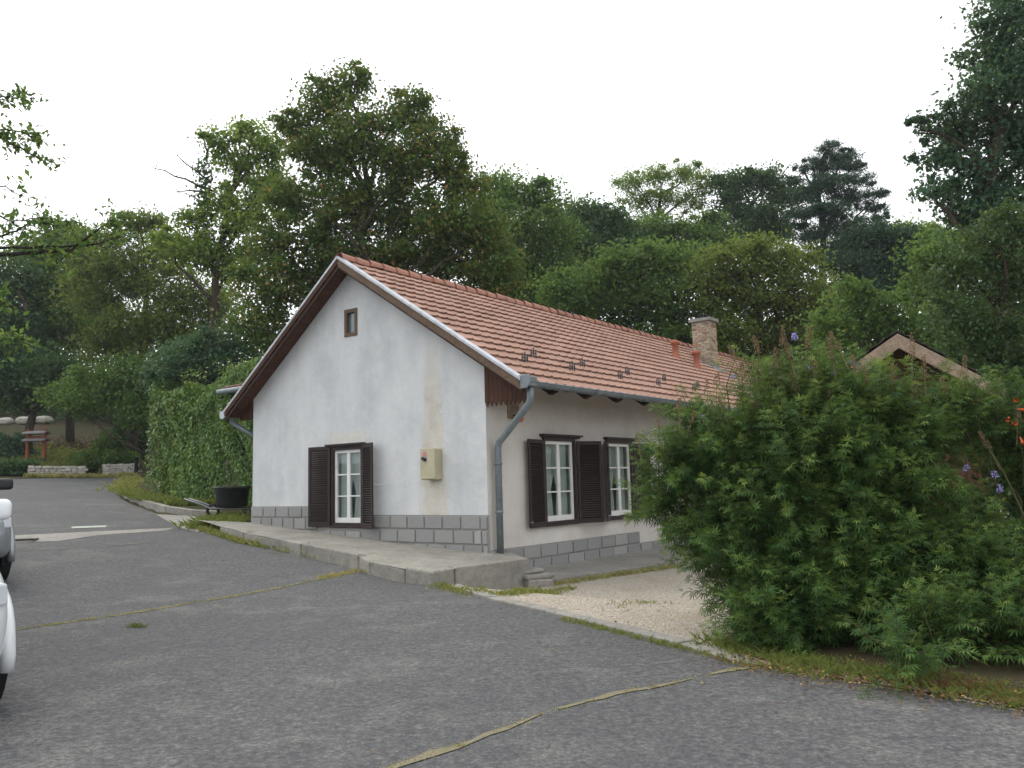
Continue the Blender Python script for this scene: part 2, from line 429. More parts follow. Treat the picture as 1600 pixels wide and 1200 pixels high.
def m_rock(N):
    n = N.noise(2.5, 6, .7); r = N.rnd()
    c = N.ramp(n, [(.3, (.33, .31, .27)), (.7, (.60, .58, .53))])
    c = N.mix(N.math('MULTIPLY', r, .5), c, (.48, .44, .38))
    return N.principled(c, .95, .1, normal=N.bump(n, .05, .8))
M['rock'] = mat('limestone', m_rock)
M['whitecar'] = mat('white_car_paint', lambda N: N.principled((.72, .74, .76), .28, .5, coat=.6))
M['silvercar'] = mat('silver_car_paint', lambda N: N.principled((.30, .32, .34), .35, .5, .5, coat=.5))
M['rubber'] = mat('tyre_rubber', lambda N: N.principled((.014, .014, .015), .75, .3))
M['rim'] = mat('alloy_rim', lambda N: N.principled((.35, .36, .37), .35, .5, .8))
M['carglass'] = mat('tinted_car_glass', lambda N: N.principled((.012, .014, .016), .04, .8))
M['lens'] = mat('headlight_lens', lambda N: N.principled((.55, .57, .6), .08, .7))
M['redlens'] = mat('tail_light_lens', lambda N: N.principled((.35, .02, .02), .15, .6))
M['paleline'] = mat('worn_pale_green_paint', lambda N: N.principled(N.ramp(N.noise(20, 4), [(.3, (.25, .31, .25)), (.7, (.5, .54, .47))]), .8, .2))

# ------------------------------------------------------------------ sheets draped on the ground
def inside(poly, x, y):
    p = np.asarray(poly)[:, :2]; r = np.zeros(len(x), bool); j = len(p) - 1
    for i in range(len(p)):
        a, b = p[i], p[j]
        with np.errstate(divide='ignore', invalid='ignore'):
            c = ((a[1] > y) != (b[1] > y)) & (x < (b[0] - a[0]) * (y - a[1]) / (b[1] - a[1]) + a[0])
        r ^= c; j = i
    return r

def resample(poly, step, closed=True, wob=0.0):
    out = []; n = len(poly)
    for i in range(n if closed else n - 1):
        a, b = np.asarray(poly[i])[:2], np.asarray(poly[(i + 1) % n])[:2]
        k = max(1, int(np.linalg.norm(b - a) / step))
        for t in range(k):
            q = a + (b - a) * t / k
            if wob and t: q = q + rng.normal(0, wob, 2)
            out.append(q)
    if not closed: out.append(np.asarray(poly[-1])[:2])
    return out

def sheet(name, poly, mat_, zfun, step=.5, wob=0.0, parent=None, **tags):
    b = resample(poly, step, True, wob); b = np.array(b)
    x0, y0 = b.min(0); x1, y1 = b.max(0)
    gx, gy = np.meshgrid(np.arange(x0, x1, step), np.arange(y0, y1, step)); gx, gy = gx.ravel(), gy.ravel()
    k = inside(b, gx, gy)
    gx, gy = gx[k], gy[k]
    # keep away from the border
    if len(gx):
        dmin = np.min(np.hypot(gx[:, None] - b[None, :, 0], gy[:, None] - b[None, :, 1]), axis=1)
        gx, gy = gx[dmin > step * .35], gy[dmin > step * .35]
    pts = [Vector((float(p[0]), float(p[1]))) for p in b] + [Vector((float(x), float(y))) for x, y in zip(gx, gy)]
    n = len(b)
    v, e, f, *_ = delaunay_2d_cdt(pts, [(i, (i + 1) % n) for i in range(n)], [list(range(n))], 1, 1e-5)
    xy = np.array([(p.x, p.y) for p in v]); z = zfun(xy[:, 0], xy[:, 1])
    me = bpy.data.meshes.new(name)
    fs = []
    for t in f:
        a, b_, c = [xy[i] for i in t[:3]]
        s = (b_[0] - a[0]) * (c[1] - a[1]) - (b_[1] - a[1]) * (c[0] - a[0])
        fs.append(tuple(t) if s > 0 else tuple(reversed(t)))
    me.from_pydata([(float(x), float(y), float(q)) for (x, y), q in zip(xy, z)], [], fs); me.update()
    return link(name, me, mat_, parent, True, **tags)

def G2(off): return lambda x, y: ground(x, y) + off

kerb_px = [(700, 918), (760, 937), (850, 957), (940, 980), (1060, 1009), (1170, 1041), (1300, 1062), (1450, 1086), (1600, 1113)]
kerb = [gp(*p)[:2] for p in kerb_px]
kd = kerb[-1] - kerb[-2]; kd /= np.linalg.norm(kd)
kerb_ext = kerb + [kerb[-1] + kd * 6, kerb[-1] + kd * 14]
plat_front_px = [(676, 913), (632, 905), (577, 895), (560, 882), (470, 862), (380, 845), (335, 832)]
plat_front = [gp(*p)[:2] for p in plat_front_px]
bed_px = [(300, 822), (270, 812), (232, 798), (205, 788), (188, 778), (186, 770), (200, 757), (212, 748)]
bed_edge = [gp(*p)[:2] for p in bed_px]
far_edge = [gp(212, 744)[:2], gp(120, 746)[:2], gp(0, 749)[:2]]
asph = list(reversed(kerb_ext)) + plat_front + bed_edge + far_edge + [np.array((-55, 37.)), np.array((-60, -12.)), np.array((18., -12.))]

def ground_low(x, y):
    z = ground(x, y) - .012
    ins = inside(asph, np.asarray(x), np.asarray(y))
    z = z - np.where(ins, .10, 0)
    rel = np.stack([np.asarray(x) - P0[0], np.asarray(y) - P0[1]], 1)
    s_ = rel @ S_DIR[:2]; g_ = rel @ G_DIR[:2]
    house_in = (s_ > -.2) & (s_ < 31.5) & (g_ > .2) & (g_ < 7.4)
    return z - np.where(house_in, .6, 0)
# terrain: fine near, coarse far
def terrain():
    xs = np.unique(np.concatenate([np.arange(-600, -60, 30), np.arange(-60, 45, .8), np.arange(45, 600, 30)]))
    ys = np.unique(np.concatenate([np.arange(-300, -14, 20), np.arange(-14, 75, .8), np.arange(75, 140, 5), np.arange(140, 900, 40)]))
    X, Y = np.meshgrid(xs, ys); Z = ground_low(X.ravel(), Y.ravel())
    Z = Z + .05 * np.sin(X.ravel() * .9) * np.sin(Y.ravel() * .7) * (Y.ravel() > 44)
    nx, ny = len(xs), len(ys)
    idx = np.arange(nx * ny).reshape(ny, nx)
    fs = np.stack([idx[:-1, :-1], idx[:-1, 1:], idx[1:, 1:], idx[1:, :-1]], -1).reshape(-1, 4)
    me = bpy.data.meshes.new('ground'); me.from_pydata(np.stack([X.ravel(), Y.ravel(), Z], 1).tolist(), [], fs.tolist()); me.update()
    return link('ground', me, M['soil'], None, True, kind='structure')
terrain()
sheet('road', asph, M['asphalt'], G2(0), .6, kind='structure')

def strip(name, pts, width, mat_, off, wob=.0, **tags):
    """flat irregular band following a polyline on the ground"""
    c = np.array(resample(pts, .14, False)); d = np.gradient(c, axis=0); d /= np.linalg.norm(d, axis=1)[:, None] + 1e-9
    nrm = np.stack([-d[:, 1], d[:, 0]], 1)
    env = np.clip(.75 + .5 * np.sin(np.arange(len(c)) * .9) * np.sin(np.arange(len(c)) * .37 + 1), .2, 1.3) if wob else 1.0
    w1 = width / 2 * env * (1 + wob * rng.normal(0, 1, len(c))); w2 = width / 2 * env * (1 + wob * rng.normal(0, 1, len(c)))
    Lp = c + nrm * np.abs(w1)[:, None]; Rp = c - nrm * np.abs(w2)[:, None]
    mb = MB()
    vs = [(p[0], p[1], gz(*p) + off) for q in zip(Lp, Rp) for p in q]
    mb.add(vs, [(2 * i, 2 * i + 1, 2 * i + 3, 2 * i + 2) for i in range(len(c) - 1) if not wob or env[i] > .33])
    o = mb.build(name, mat_, tags.pop('parent', None), **tags)
    return o

# concrete kerb flush with the road, gravel yard behind it
def kerb_stones():
    root = empty('kerb', (float(kerb[0][0]), float(kerb[0][1]), 0), kind='structure')
    c = np.array(resample(kerb_ext, .98, False))
    for i in range(len(c) - 1):
        a, b = c[i], c[i + 1]; d = (b - a) / np.linalg.norm(b - a); n = np.array([-d[1], d[0]])
        if n[1] < 0: n = -n
        mb = MB(); w_ = .19 + rng.normal(0, .008)
        z0, z1 = gz(*a), gz(*b); h = (.035 if a[0] < kerb[5][0] else .004) + rng.normal(0, .006)
        a2, b2 = a + d * .008, b - d * .008
        q = [a2, b2, b2 + n * w_, a2 + n * w_]; zz = [z0, z1, z1, z0]
        if (q[1][0] - q[0][0]) * (q[2][1] - q[0][1]) - (q[1][1] - q[0][1]) * (q[2][0] - q[0][0]) < 0: q = q[::-1]; zz = zz[::-1]
        mb.prism([(p[0] - kerb[0][0], p[1] - kerb[0][1], z - .12) for p, z in zip(q, zz)], (0, 0, 0), (0, 0, .12 + h))
        mb.build('kerb_stone', M['concrete_pale'], root, bevel=.012)
kerb_stones()
kn = np.array([-kd[1], kd[0]]);
if kn[1] < 0: kn = -kn
yard = [p + kn * .02 for p in kerb_ext] + [np.array((22., 9.)), np.array((34., 36.)), np.array((16., 42.)),
        P0[:2] + S_DIR[:2] * 31.5 - G_DIR[:2] * .02, P0[:2] + S_DIR[:2] * .3 - G_DIR[:2] * .02, gp(690, 905)[:2]]
sheet('gravel_yard', yard, M['gravel'], G2(.018), .6, kind='structure')

bb = [gp(*p)[:2] + kn * .2 for p in [(1120, 1025), (1170, 1041), (1300, 1062), (1450, 1086), (1600, 1113)]] + [kerb_ext[-2] + kn * .2, kerb_ext[-2] + kn * 4.5, gp(1500, 930)[:2], gp(1300, 940)[:2], gp(1180, 975)[:2]]
sheet('shrub_bed', bb, M['soil'], G2(.03), .3, .05, kind='structure')
# joints between asphalt bays with moss
def jointline(px, w_): strip('asphalt_joint', [gp(*p)[:2] for p in px], w_, M['joint'], .006, .5, kind='structure')
jointline([(-60, 997), (20, 985), (150, 967), (300, 943), (430, 920), (500, 905), (560, 893)], .08)
jointline([(600, 1205), (650, 1188), (740, 1158), (850, 1115), (960, 1085), (1060, 1066), (1130, 1050), (1175, 1042)], .06)
jointline([(20, 862), (140, 856), (260, 846)], .05)
sheet('drain_strip', [gp(*p)[:2] for p in [(-60, 846), (18, 837), (80, 834), (140, 831), (272, 825), (262, 829), (150, 837), (90, 846), (20, 848), (-60, 858)]], M['concrete_pale'], G2(.006), .5, kind='structure')
sheet('road_marking', [gp(*p)[:2] for p in [(112, 823.5), (166, 821.5), (166, 824), (112, 826)]], M['paleline'], G2(.01), .3, kind='structure')
sheet('driveway_apron', [gp(*p)[:2] for p in [(243, 804), (290, 806), (345, 812), (340, 822), (308, 832), (285, 827), (262, 815)]], M['concrete_pale'], G2(.012), .4, kind='structure')
gr = empty('drain_grate', gp(20, 845), .3, label='small dark iron drain grate set in pale strip at the left edge', category='grate')
for k in range(7): MB().box((-.4, -.18 + k * .055, .008), (.4, -.155 + k * .055, .03)).build('bar', M['black'], gr)
MB().box((-.44, -.21, .007), (-.4, .2, .032)).build('frame', M['black'], gr); MB().box((.4, -.21, .007), (.44, .2, .032)).build('frame', M['black'], gr)

# raised concrete platform along the gable
def plat_z(x, y): return .28 + .0685 * (np.asarray(x) * G_DIR[0] + np.asarray(y) * G_DIR[1] - U0)
def onplat(px, py):
    d = ray(px, py); a = .0685
    # CAM + d t : z = .28 + a*(g.p - U0)
    k = d[2] - a * (d @ G_DIR); t = (.28 + a * (CAM @ G_DIR - U0) - CAM[2]) / k
    return CAM + d * t
top = [onplat(*p) for p in [(827, 873.5), (711, 888.5), (676, 896), (632, 889), (577, 877.5), (560, 869.5), (470, 850), (380, 832), (343, 822)]]
inner = [P0 + G_DIR * 8.9 - S_DIR * .6, P0 + G_DIR * 7.5 + S_DIR * .05, P0 + S_DIR * .05 - G_DIR * .02, P0 + S_DIR * .55 - G_DIR * .02]
slabpoly = [np.asarray(p)[:2] for p in top] + [q[:2] for q in inner]
plat = empty('concrete_platform', (0, 0, 0), kind='structure')
cen = np.mean([p for p in slabpoly], axis=0)
sheet('slab', slabpoly, M['concrete'], lambda x, y: plat_z(x, y) + .012 * np.sin(x * 3.1) * np.sin(y * 2.3), .3, parent=plat)
for i in range(len(top) - 1):
    a, b = top[i], top[i + 1]
    n_ = 1 if np.linalg.norm(b - a) < 1.6 else max(1, int(np.linalg.norm(b - a) / 1.3))
    for k in range(n_):
        p, q = a + (b - a) * k / n_, a + (b - a) * (k + 1) / n_
        d = (q - p)[:2]; L = np.linalg.norm(d); d = d / L; n = np.array([-d[1], d[0]])
        if n @ (cen - p[:2]) < 0: n = -n
        wdt = .22
        if i == 4: wdt = .12
        p2, q2 = p[:2] + d * .012, q[:2] - d * .012
        quad = [p2, q2, q2 + n * wdt, p2 + n * wdt]
        if (quad[1][0] - quad[0][0]) * (quad[2][1] - quad[0][1]) - (quad[1][1] - quad[0][1]) * (quad[2][0] - quad[0][0]) < 0: quad = quad[::-1]
        lift = .016 + rng.normal(0, .008)
        vs_ = [(x[0], x[1], gz(*x) - .35) for x in quad] + [(x[0], x[1], float(plat_z(*x)) + lift + rng.normal(0, .014)) for x in quad]
        MB().add(vs_, [(3, 2, 1, 0), (4, 5, 6, 7), (0, 1, 5, 4), (1, 2, 6, 5), (2, 3, 7, 6), (3, 0, 4, 7)]).build('edge_stone', M['concrete'], plat, bevel=.035)
# low concrete path along the side wall
sp = [gp(860, 914)[:2], gp(935, 903)[:2], gp(1005, 893)[:2], gp(1062, 884)[:2], P0[:2] + S_DIR[:2] * 7.9 - G_DIR[:2] * .02, P0[:2] + S_DIR[:2] * .6 - G_DIR[:2] * .02]
pth = empty('side_path', (0, 0, 0), kind='structure')
def pathz(x, y): return ground(x, y) + .09
sheet('path_slab', sp, M['concrete_pale'], pathz, .4, parent=pth)
for a, b in zip(sp[:4], sp[1:5]):
    mb = MB(); n_ = 4
    pts_ = [a + (b - a) * k / n_ for k in range(n_ + 1)]
    vs_ = []
    for p in pts_: vs_ += [(p[0], p[1], gz(*p) - .1), (p[0], p[1], gz(*p) + .088)]
    mb.add(vs_, [(2 * k, 2 * k + 1, 2 * k + 3, 2 * k + 2) for k in range(n_)]); mb.build('path_edge', M['concrete'], pth)
# broken step at the platform's corner
st = empty('stone_step', gp(838, 917), .5, label='small crumbling concrete step beside the platform corner', category='step')
for sz, (x0, y0, z0, x1, y1, z1) in enumerate([(-.27, -.2, -.05, .26, .3, .15), (-.30, -.17, .152, .30, .34, .235), (-.28, .0, .237, .2, .36, .31)]):
    MB().box((x0, y0, z0), (x1, y1, z1)).build('slab', M['concrete'], st, bevel=.03).rotation_euler = (0.02 * sz, .03 - .03 * sz, .05 * sz)

# kerb of the hedge bed, thick concrete lip
bk = empty('bed_kerb', (0, 0, 0), kind='structure')
bl = [gp(*p)[:2] for p in [(344, 808), (300, 806), (258, 800), (225, 790), (203, 781), (190, 773), (190, 766)]]
blr = resample(bl, 1.0, False)
bedc = gp(300, 775)[:2]
for a, b in zip(blr[:-1], blr[1:]):
    d = b - a; d = d / np.linalg.norm(d); n = np.array([-d[1], d[0]])
    if n @ (bedc - a) < 0: n = -n
    a2, b2 = a + d * .01, b - d * .01
    quad = [a2, b2, b2 + n * .18, a2 + n * .18]
    if (quad[1][0] - quad[0][0]) * (quad[2][1] - quad[0][1]) - (quad[1][1] - quad[0][1]) * (quad[2][0] - quad[0][0]) < 0: quad = quad[::-1]
    vs_ = [(x[0], x[1], gz(*x) - .1) for x in quad] + [(x[0], x[1], gz(*x) + .17) for x in quad]
    MB().add(vs_, [(3, 2, 1, 0), (4, 5, 6, 7), (0, 1, 5, 4), (1, 2, 6, 5), (2, 3, 7, 6), (3, 0, 4, 7)]).build('kerb_stone', M['concrete'], bk, bevel=.02)
hl = P0 + G_DIR * 7.7 + S_DIR * .4
sheet('hedge_bed', [np.asarray(p) for p in bl] + [gp(205, 756)[:2], gp(212, 750)[:2], hl[:2] + G_DIR[:2] * 6 + S_DIR[:2] * 9, hl[:2] + S_DIR[:2] * 2, hl[:2]], M['soil'], G2(.13), .5, kind='structure')

# ------------------------------------------------------------------ the house (local x = along the eaves, y = across the gable, z up)
house = empty('white_house', (P0[0], P0[1], 0), A, label='long white plastered house with red tiled roof and brown shutters', category='house')
HP = np.array([P0[0], P0[1], 0])
def loc(p): q = np.asarray(p) - HP; return np.array([q @ S_DIR, q @ G_DIR, q[2]])
def hit_x(px, py, x=0.0):
    d = ray(px, py); t = ((HP - CAM) @ S_DIR + x) / (d @ S_DIR); return loc(CAM + d * t)
def hit_y(px, py, y=0.0):
    d = ray(px, py); t = ((HP - CAM) @ G_DIR + y) / (d @ G_DIR); return loc(CAM + d * t)
LEN, WID = 31.2, 7.47
APY, APZ = 3.78, 6.60            # ridge (top of boards)
EYR, EZR = -1.20, 3.40           # right eave
EYL, EZL = 8.05, 3.47            # left eave
VX = -.42                        # verge overhang
kr = (APZ - EZR) / (APY - EYR); kl = (APZ - EZL) / (EYL - APY)
def roofz(y): return APZ - kr * (APY - y) if y <= APY else APZ - kl * (y - APY)
def hit_roof(px, py, lift=0.0):
    d = ray(px, py); o = loc(CAM); dd = np.array([d @ S_DIR, d @ G_DIR, d[2]])
    t = (APZ + lift - kr * APY + kr * o[1] - o[2]) / (dd[2] - kr * dd[1]); return o + dd * t

GW = dict(y0=3.46, y1=4.48, z0=.76, z1=2.48)
AT = dict(y0=3.67, y1=4.03, z0=4.97, z1=5.55)
SW = [dict(a0=1.83, a1=3.03, z0=.71, z1=2.52), dict(a0=4.38, a1=5.54, z0=.71, z1=2.52)]

def wall_holes(cols, holes, topf, bot, place, depth):
    """faces of a wall with rectangular holes and reveals; cols along-wall breaks"""
    mb = MB(); cols = sorted(set(cols))
    for a, b in zip(cols[:-1], cols[1:]):
        m_ = (a + b) / 2; hs_ = sorted([h for h in holes if h[0] < m_ < h[1]], key=lambda h: h[2])
        z = bot
        for h in hs_:
            mb.add([place(a, z, 0), place(b, z, 0), place(b, h[2], 0), place(a, h[2], 0)], [(0, 1, 2, 3)]); z = h[3]
        mb.add([place(a, z, 0), place(b, z, 0), place(b, topf(b), 0), place(a, topf(a), 0)], [(0, 1, 2, 3)])
    for a, b, z0, z1 in holes:
        c = [(a, z0), (b, z0), (b, z1), (a, z1)]
        for i in range(4):
            p, q = c[i], c[(i + 1) % 4]
            mb.add([place(*p, 0), place(*q, 0), place(*q, depth), place(*p, depth)], [(0, 1, 2, 3)])
    return mb
gh = [(GW['y0'], GW['y1'], GW['z0'], GW['z1']), (AT['y0'], AT['y1'], AT['z0'], AT['z1'])]
wall_holes([0, GW['y0'], GW['y1'], AT['y0'], AT['y1'], APY, WID], gh, lambda y: roofz(y) - .05, -.4, lambda a, z, d: (d, a, z), .45).build('wall', M['plaster'], house, label='white gable wall with a cream repair strip')
sh_ = [(h['a0'], h['a1'], h['z0'], h['z1']) for h in SW]
wall_holes([0, LEN] + [h['a0'] for h in SW] + [h['a1'] for h in SW], sh_, lambda a: roofz(0) - .05, -.5, lambda a, z, d: (a, d, z), .45).build('wall', M['plaster_side'], house, label='cream side wall under the eaves')
MB().add([(0, WID, -.4), (LEN, WID, -.4), (LEN, WID, roofz(WID) - .05), (0, WID, roofz(WID) - .05)], [(0, 1, 2, 3)]).build('wall', M['plaster_side'], house)
MB().add([(LEN, 0, -.4), (LEN, WID, -.4), (LEN, WID, roofz(WID) - .05), (LEN, APY, APZ - .05), (LEN, 0, roofz(0) - .05)], [(0, 1, 2, 3, 4)]).build('wall', M['plaster_side'], house)

# roof boards (underside) and verge trim
rf = MB()
for (y0, z0), k in (((EYR, EZR), 1), ((EYL, EZL), -1)):
    rf.prism([(VX, APY, APZ), (VX, y0, z0), (VX, y0, z0 - .055), (VX, APY, APZ - .065)], (0, 0, 0), (LEN + .4 - VX, 0, 0))
roof = rf.build('roof', M['soffit'], house)
for (y0, z0) in ((EYR, EZR), (EYL, EZL)):
    dy, dz = y0 - APY, z0 - APZ; L_ = math.hypot(dy, dz); ny, nz = (-dz / L_, dy / L_) if dy < 0 else (dz / L_, -dy / L_)
    if nz < 0: ny, nz = -ny, -nz
    # barge board with a moulded lower strip, then sheet-metal verge
    def quad(o0, o1, x0, x1): return MB().prism([(x0, APY + ny * o0 * 0, APZ + o0), (x0, y0, z0 + o0), (x0, y0, z0 + o1), (x0, APY, APZ + o1)], (0, 0, 0), (x1 - x0, 0, 0))
    quad(.02, -.15 if y0 < 0 else -.075, VX - .03, VX - .002).build('barge_board', M['barge'] if y0 < 0 else M['soffit'], roof, bevel=.006)
    quad(-.10, -.19, VX - .002, VX + .03).build('barge_batten', M['rafter'], roof)
    quad(.09, .022, VX - .055, VX + .12).build('verge_trim', M['verge_metal'], roof, bevel=.01)
# soffit boards: running lines under the overhang
for y0, z0 in ((EYL, EZL), (EYR, EZR)):
    n_ = 14
    for i in range(n_):
        t0, t1 = i / n_, (i + 1) / n_ - .006
        ya, yb = APY + (y0 - APY) * t0, APY + (y0 - APY) * t1
        MB().prism([(VX + .03, ya, roofz(ya) - .064), (VX + .03, yb, roofz(yb) - .064), (VX + .03, yb, roofz(yb) - .082), (VX + .03, ya, roofz(ya) - .082)], (0, 0, 0), (-VX - .035, 0, 0)).build('soffit_board', M['soffit'], roof)

# tiles
GAUGE_N = 16; TW = .30
def tile_mesh(ky, L_):
    """single-roll interlocking tile; local x across, y up the slope, z normal; its tail stands off the tile below"""
    mb = MB(); prof = []
    for x, z in ((-.152, .0), (-.06, .0), (.0, .002), (.05, .004), (.075, .008), (.095, .016), (.115, .019), (.135, .016), (.150, .008), (.156, .004)): prof.append((x, z))
    vs_, fs_ = [], []; n_ = len(prof) - 1
    for x, z in prof: vs_ += [(x, 0, z + .060), (x, L_ + .05, z + .012), (x, 0, z + .036), (x, L_ * .6, z + .012)]
    for i in range(n_):
        a, b = 4 * i, 4 * i + 4
        fs_ += [(a, b, b + 1, a + 1), (a + 2, b + 2, b, a), (a + 3, b + 3, b + 2, a + 2)]
    mb.add(vs_, fs_)
    return mb
def slope_frame(side):
    y0, z0 = (EYR, EZR) if side == 'r' else (EYL, EZL)
    up_ = np.array([0, APY - y0, APZ - z0]); L_ = np.linalg.norm(up_); up_ = up_ / L_
    ax = np.array([1.0, 0, 0]) if side == 'r' else np.array([-1.0, 0, 0])
    return np.array([0, y0, z0]), ax, up_, np.cross(ax, up_), L_
o_, ax_, up_, nz_, SL = slope_frame('r')
gauge = (SL - .06) / GAUGE_N
tmb = tile_mesh(0, gauge); tme = tmb.mesh('tile'); tme.materials.append(M['tile'])
ncol = int((LEN + .4 - VX - .1) / TW)
slots = []
for r in range(GAUGE_N):
    for c in range(ncol):
        p = o_ + np.array([VX + .12 + TW * (c + .5), 0, 0]) + up_ * (r * gauge - .05) + nz_ * .012
        slots.append((p, c, r))
tv = np.array(tmb.v)
campos = loc(CAM)
slots.sort(key=lambda t: np.linalg.norm(t[0] - campos))
Rm = Matrix((ax_, up_, nz_)).transposed().to_4x4()
for p, c, r in slots[:300]:
    o = bpy.data.objects.new('tile', tme); COL.objects.link(o); o.parent = roof
    j = Matrix.Rotation(rng.normal(0, .006), 4, 'Z') @ Matrix.Rotation(rng.normal(0, .006), 4, 'Y')
    o.matrix_local = Matrix.Translation(p + nz_ * abs(rng.normal(0, .003))) @ Rm @ j
def stuff_tiles(sl, ax, up, nz, name):
    B = np.stack([ax, up, nz]); V = []; Fs = []; nv = len(tv)
    for k, p in enumerate(sl):
        V.append(tv @ B + p + nz * abs(rng.normal(0, .003))); Fs += [tuple(i + k * nv for i in f) for f in tmb.f]
    me = bpy.data.meshes.new(name); me.from_pydata(np.concatenate(V).tolist(), [], Fs); me.update()
    link(name, me, M['tile'], roof, kind='stuff')
stuff_tiles([s[0] for s in slots[300:]], ax_, up_, nz_, 'tile_field')
ol, axl, upl, nzl, SLl = slope_frame('l')
stuff_tiles([ol + np.array([VX + .12 + TW * (c + .5), 0, 0]) + upl * (r * (SLl - .06) / 16 - .05) + nzl * .012 for r in range(16) for c in range(40)], axl, upl, nzl, 'tile_field')
# ridge tiles
rmb = MB(); RL = .42
n_ = 8
for e, rr in ((0, .145), (RL + .05, .112)):
    for k in range(n_ + 1):
        t = math.pi * (k / n_ * 1.16 - .08); rmb.v.append((e, rr * math.cos(t), rr * math.sin(t)))
for k in range(n_): rmb.f.append((k, k + 1, n_ + 2 + k, n_ + 1 + k))
rme = rmb.mesh('ridge_tile'); rme.materials.append(M['ridge'])
for p in rme.polygons: p.use_smooth = True
for i in range(int((LEN + .8) / RL)):
    o = bpy.data.objects.new('ridge_tile', rme); COL.objects.link(o); o.parent = roof
    o.location = (VX + i * RL, APY, APZ + .035 + rng.normal(0, .006)); o.rotation_euler = (0, rng.normal(0, .01), rng.normal(0, .012))
# snow guards
sg = MB()
for x in (-.085, 0, .085): sg.beam((x, -.02, 0), (x, -.02, .21 if x == 0 else .17), .02, .02, (1, 0, 0))
sg.beam((-.1, -.02, .09), (.1, -.02, .09), .016, .03).beam((0, -.03, .02), (0, .2, .012), .03, .008)
sgm = sg.mesh('snow_guard'); sgm.materials.append(M['guard'])
for cx, cy in [(125, 385), (168, 362), (362, 428), (412, 408), (602, 470), (638, 450), (793, 505), (822, 482), (972, 532), (990, 515)]:
    p = hit_roof(780 + cx / 3.2, 440 + (cy + 18) / 3.2, .05)
    o = bpy.data.objects.new('snow_guard', sgm); COL.objects.link(o); o.parent = roof
    o.matrix_local = Matrix.Translation(p) @ Rm @ Matrix.Rotation(math.radians(-32), 4, 'X')
# vent pipes
for (bx, by), h in (((1056, 558), .52), ((1089, 574), .52)):
    p = hit_roof(bx, by, .05)
    v_ = MB().lathe(p, [(.17, -.12), (.16, -.02), (.105, .06), (.10, h - .1), (.15, h - .08), (.16, h), (.06, h + .05), (0, h + .055)], 14).build('vent_pipe', M['vent'], roof, smooth=True)
# chimney
ch = hit_roof(1103, 569)
cz0 = ch[2] - .5
top_z = hit_x(1103, 503, ch[0])[2]
cw, cdp = .29, .33
chim = MB().box((ch[0] - cw, ch[1] - cdp, cz0), (ch[0] + cw, ch[1] + cdp, top_z - .02)).build('chimney', M['mortar'], house)
rows = int((top_z - cz0) / .085)
bmesh_cache = {}
for r in range(rows):
    z0 = cz0 + r * .085
    for axis, half, other in ((0, cw, cdp), (1, cdp, cw)):
        span = 2 * half; bl_ = .25; off = (r % 2) * .125
        xs = [-half] + [q for q in np.arange(-half + off + .0, half, bl_) if q > -half + .06 and q < half - .06] + [half]
        for a, b in zip(xs[:-1], xs[1:]):
            for sgn in (-1, 1):
                if axis == 0: bx_ = ((ch[0] + a + .006, ch[1] + sgn * other - .02 + .0 * sgn, z0), (ch[0] + b - .006, ch[1] + sgn * other + .02, z0 + .072))
                else: bx_ = ((ch[0] + sgn * other - .02, ch[1] + a + .03, z0), (ch[0] + sgn * other + .02, ch[1] + b - .03, z0 + .072))
                if (axis == 0 and sgn == 1) or (axis == 1 and sgn == 1): continue
                j = rng.normal(0, .004, 3)
                MB().box(np.add(bx_[0], j), np.add(bx_[1], j)).build('brick', M['brick'], chim)
MB().box((ch[0] - cw - .09, ch[1] - cdp - .09, top_z - .02), (ch[0] + cw + .09, ch[1] + cdp + .09, top_z + .10)).build('cap', M['concrete_pale'], chim, bevel=.02)
fl = MB()
for dx in (-.14, .16): fl.lathe((ch[0] + dx, ch[1], top_z + .1), [(.1, 0), (.1, .1), (.16, .11), (.16, .14), (0, .17)], 10)
fl.build('flue_cowl', M['black'], chim)
fz = roofz(ch[1] - cdp)
MB().prism([(ch[0] - cw - .2, ch[1] - cdp - .32, roofz(ch[1] - cdp - .32) + .075), (ch[0] + cw + .2, ch[1] - cdp - .32, roofz(ch[1] - cdp - .32) + .075), (ch[0] + cw + .2, ch[1] + cdp, roofz(ch[1] + cdp) + .075), (ch[0] - cw - .2, ch[1] + cdp, roofz(ch[1] + cdp) + .075)], (0, 0, 0), (0, 0, .012)).build('flashing', M['zinc'], chim)
MB().box((ch[0] - cw - .035, ch[1] - cdp - .035, fz - .1), (ch[0] + cw + .035, ch[1] - cdp + .3, fz + .16)).build('flashing', M['zinc'], chim)

# scalloped apron boards closing the eave end
nb = 9
bx0, bx1 = -.02, -1.02
botz = hit_x(754, 629)[2]
for i in range(nb):
    ya = bx0 + (bx1 - bx0) * i / nb; yb = bx0 + (bx1 - bx0) * (i + 1) / nb + .006
    ym = (ya + yb) / 2; bz = botz + .0 * i
    za, zb = roofz(ya) - .07, roofz(yb) - .07
    bz = min(bz, zb - .06)
    poly = [(-.03, ya, za), (-.03, ya, bz), (-.03, ym, bz - .10), (-.03, yb, bz), (-.03, yb, zb)]
    MB().prism(poly, (-.012, 0, 0), (.012, 0, 0)).build('apron_board', M['apron'], house)
for i in range(6):
    ya = WID + .02 + .5 * i / 6; yb = WID + .02 + .5 * (i + 1) / 6 - .006
    MB().prism([(-.03, ya, roofz(ya) - .07), (-.03, yb, roofz(yb) - .07), (-.03, yb, 3.36), (-.03, (ya + yb) / 2, 3.31), (-.03, ya, 3.36)], (-.012, 0, 0), (.012, 0, 0)).build('apron_board', M['apron'], house)
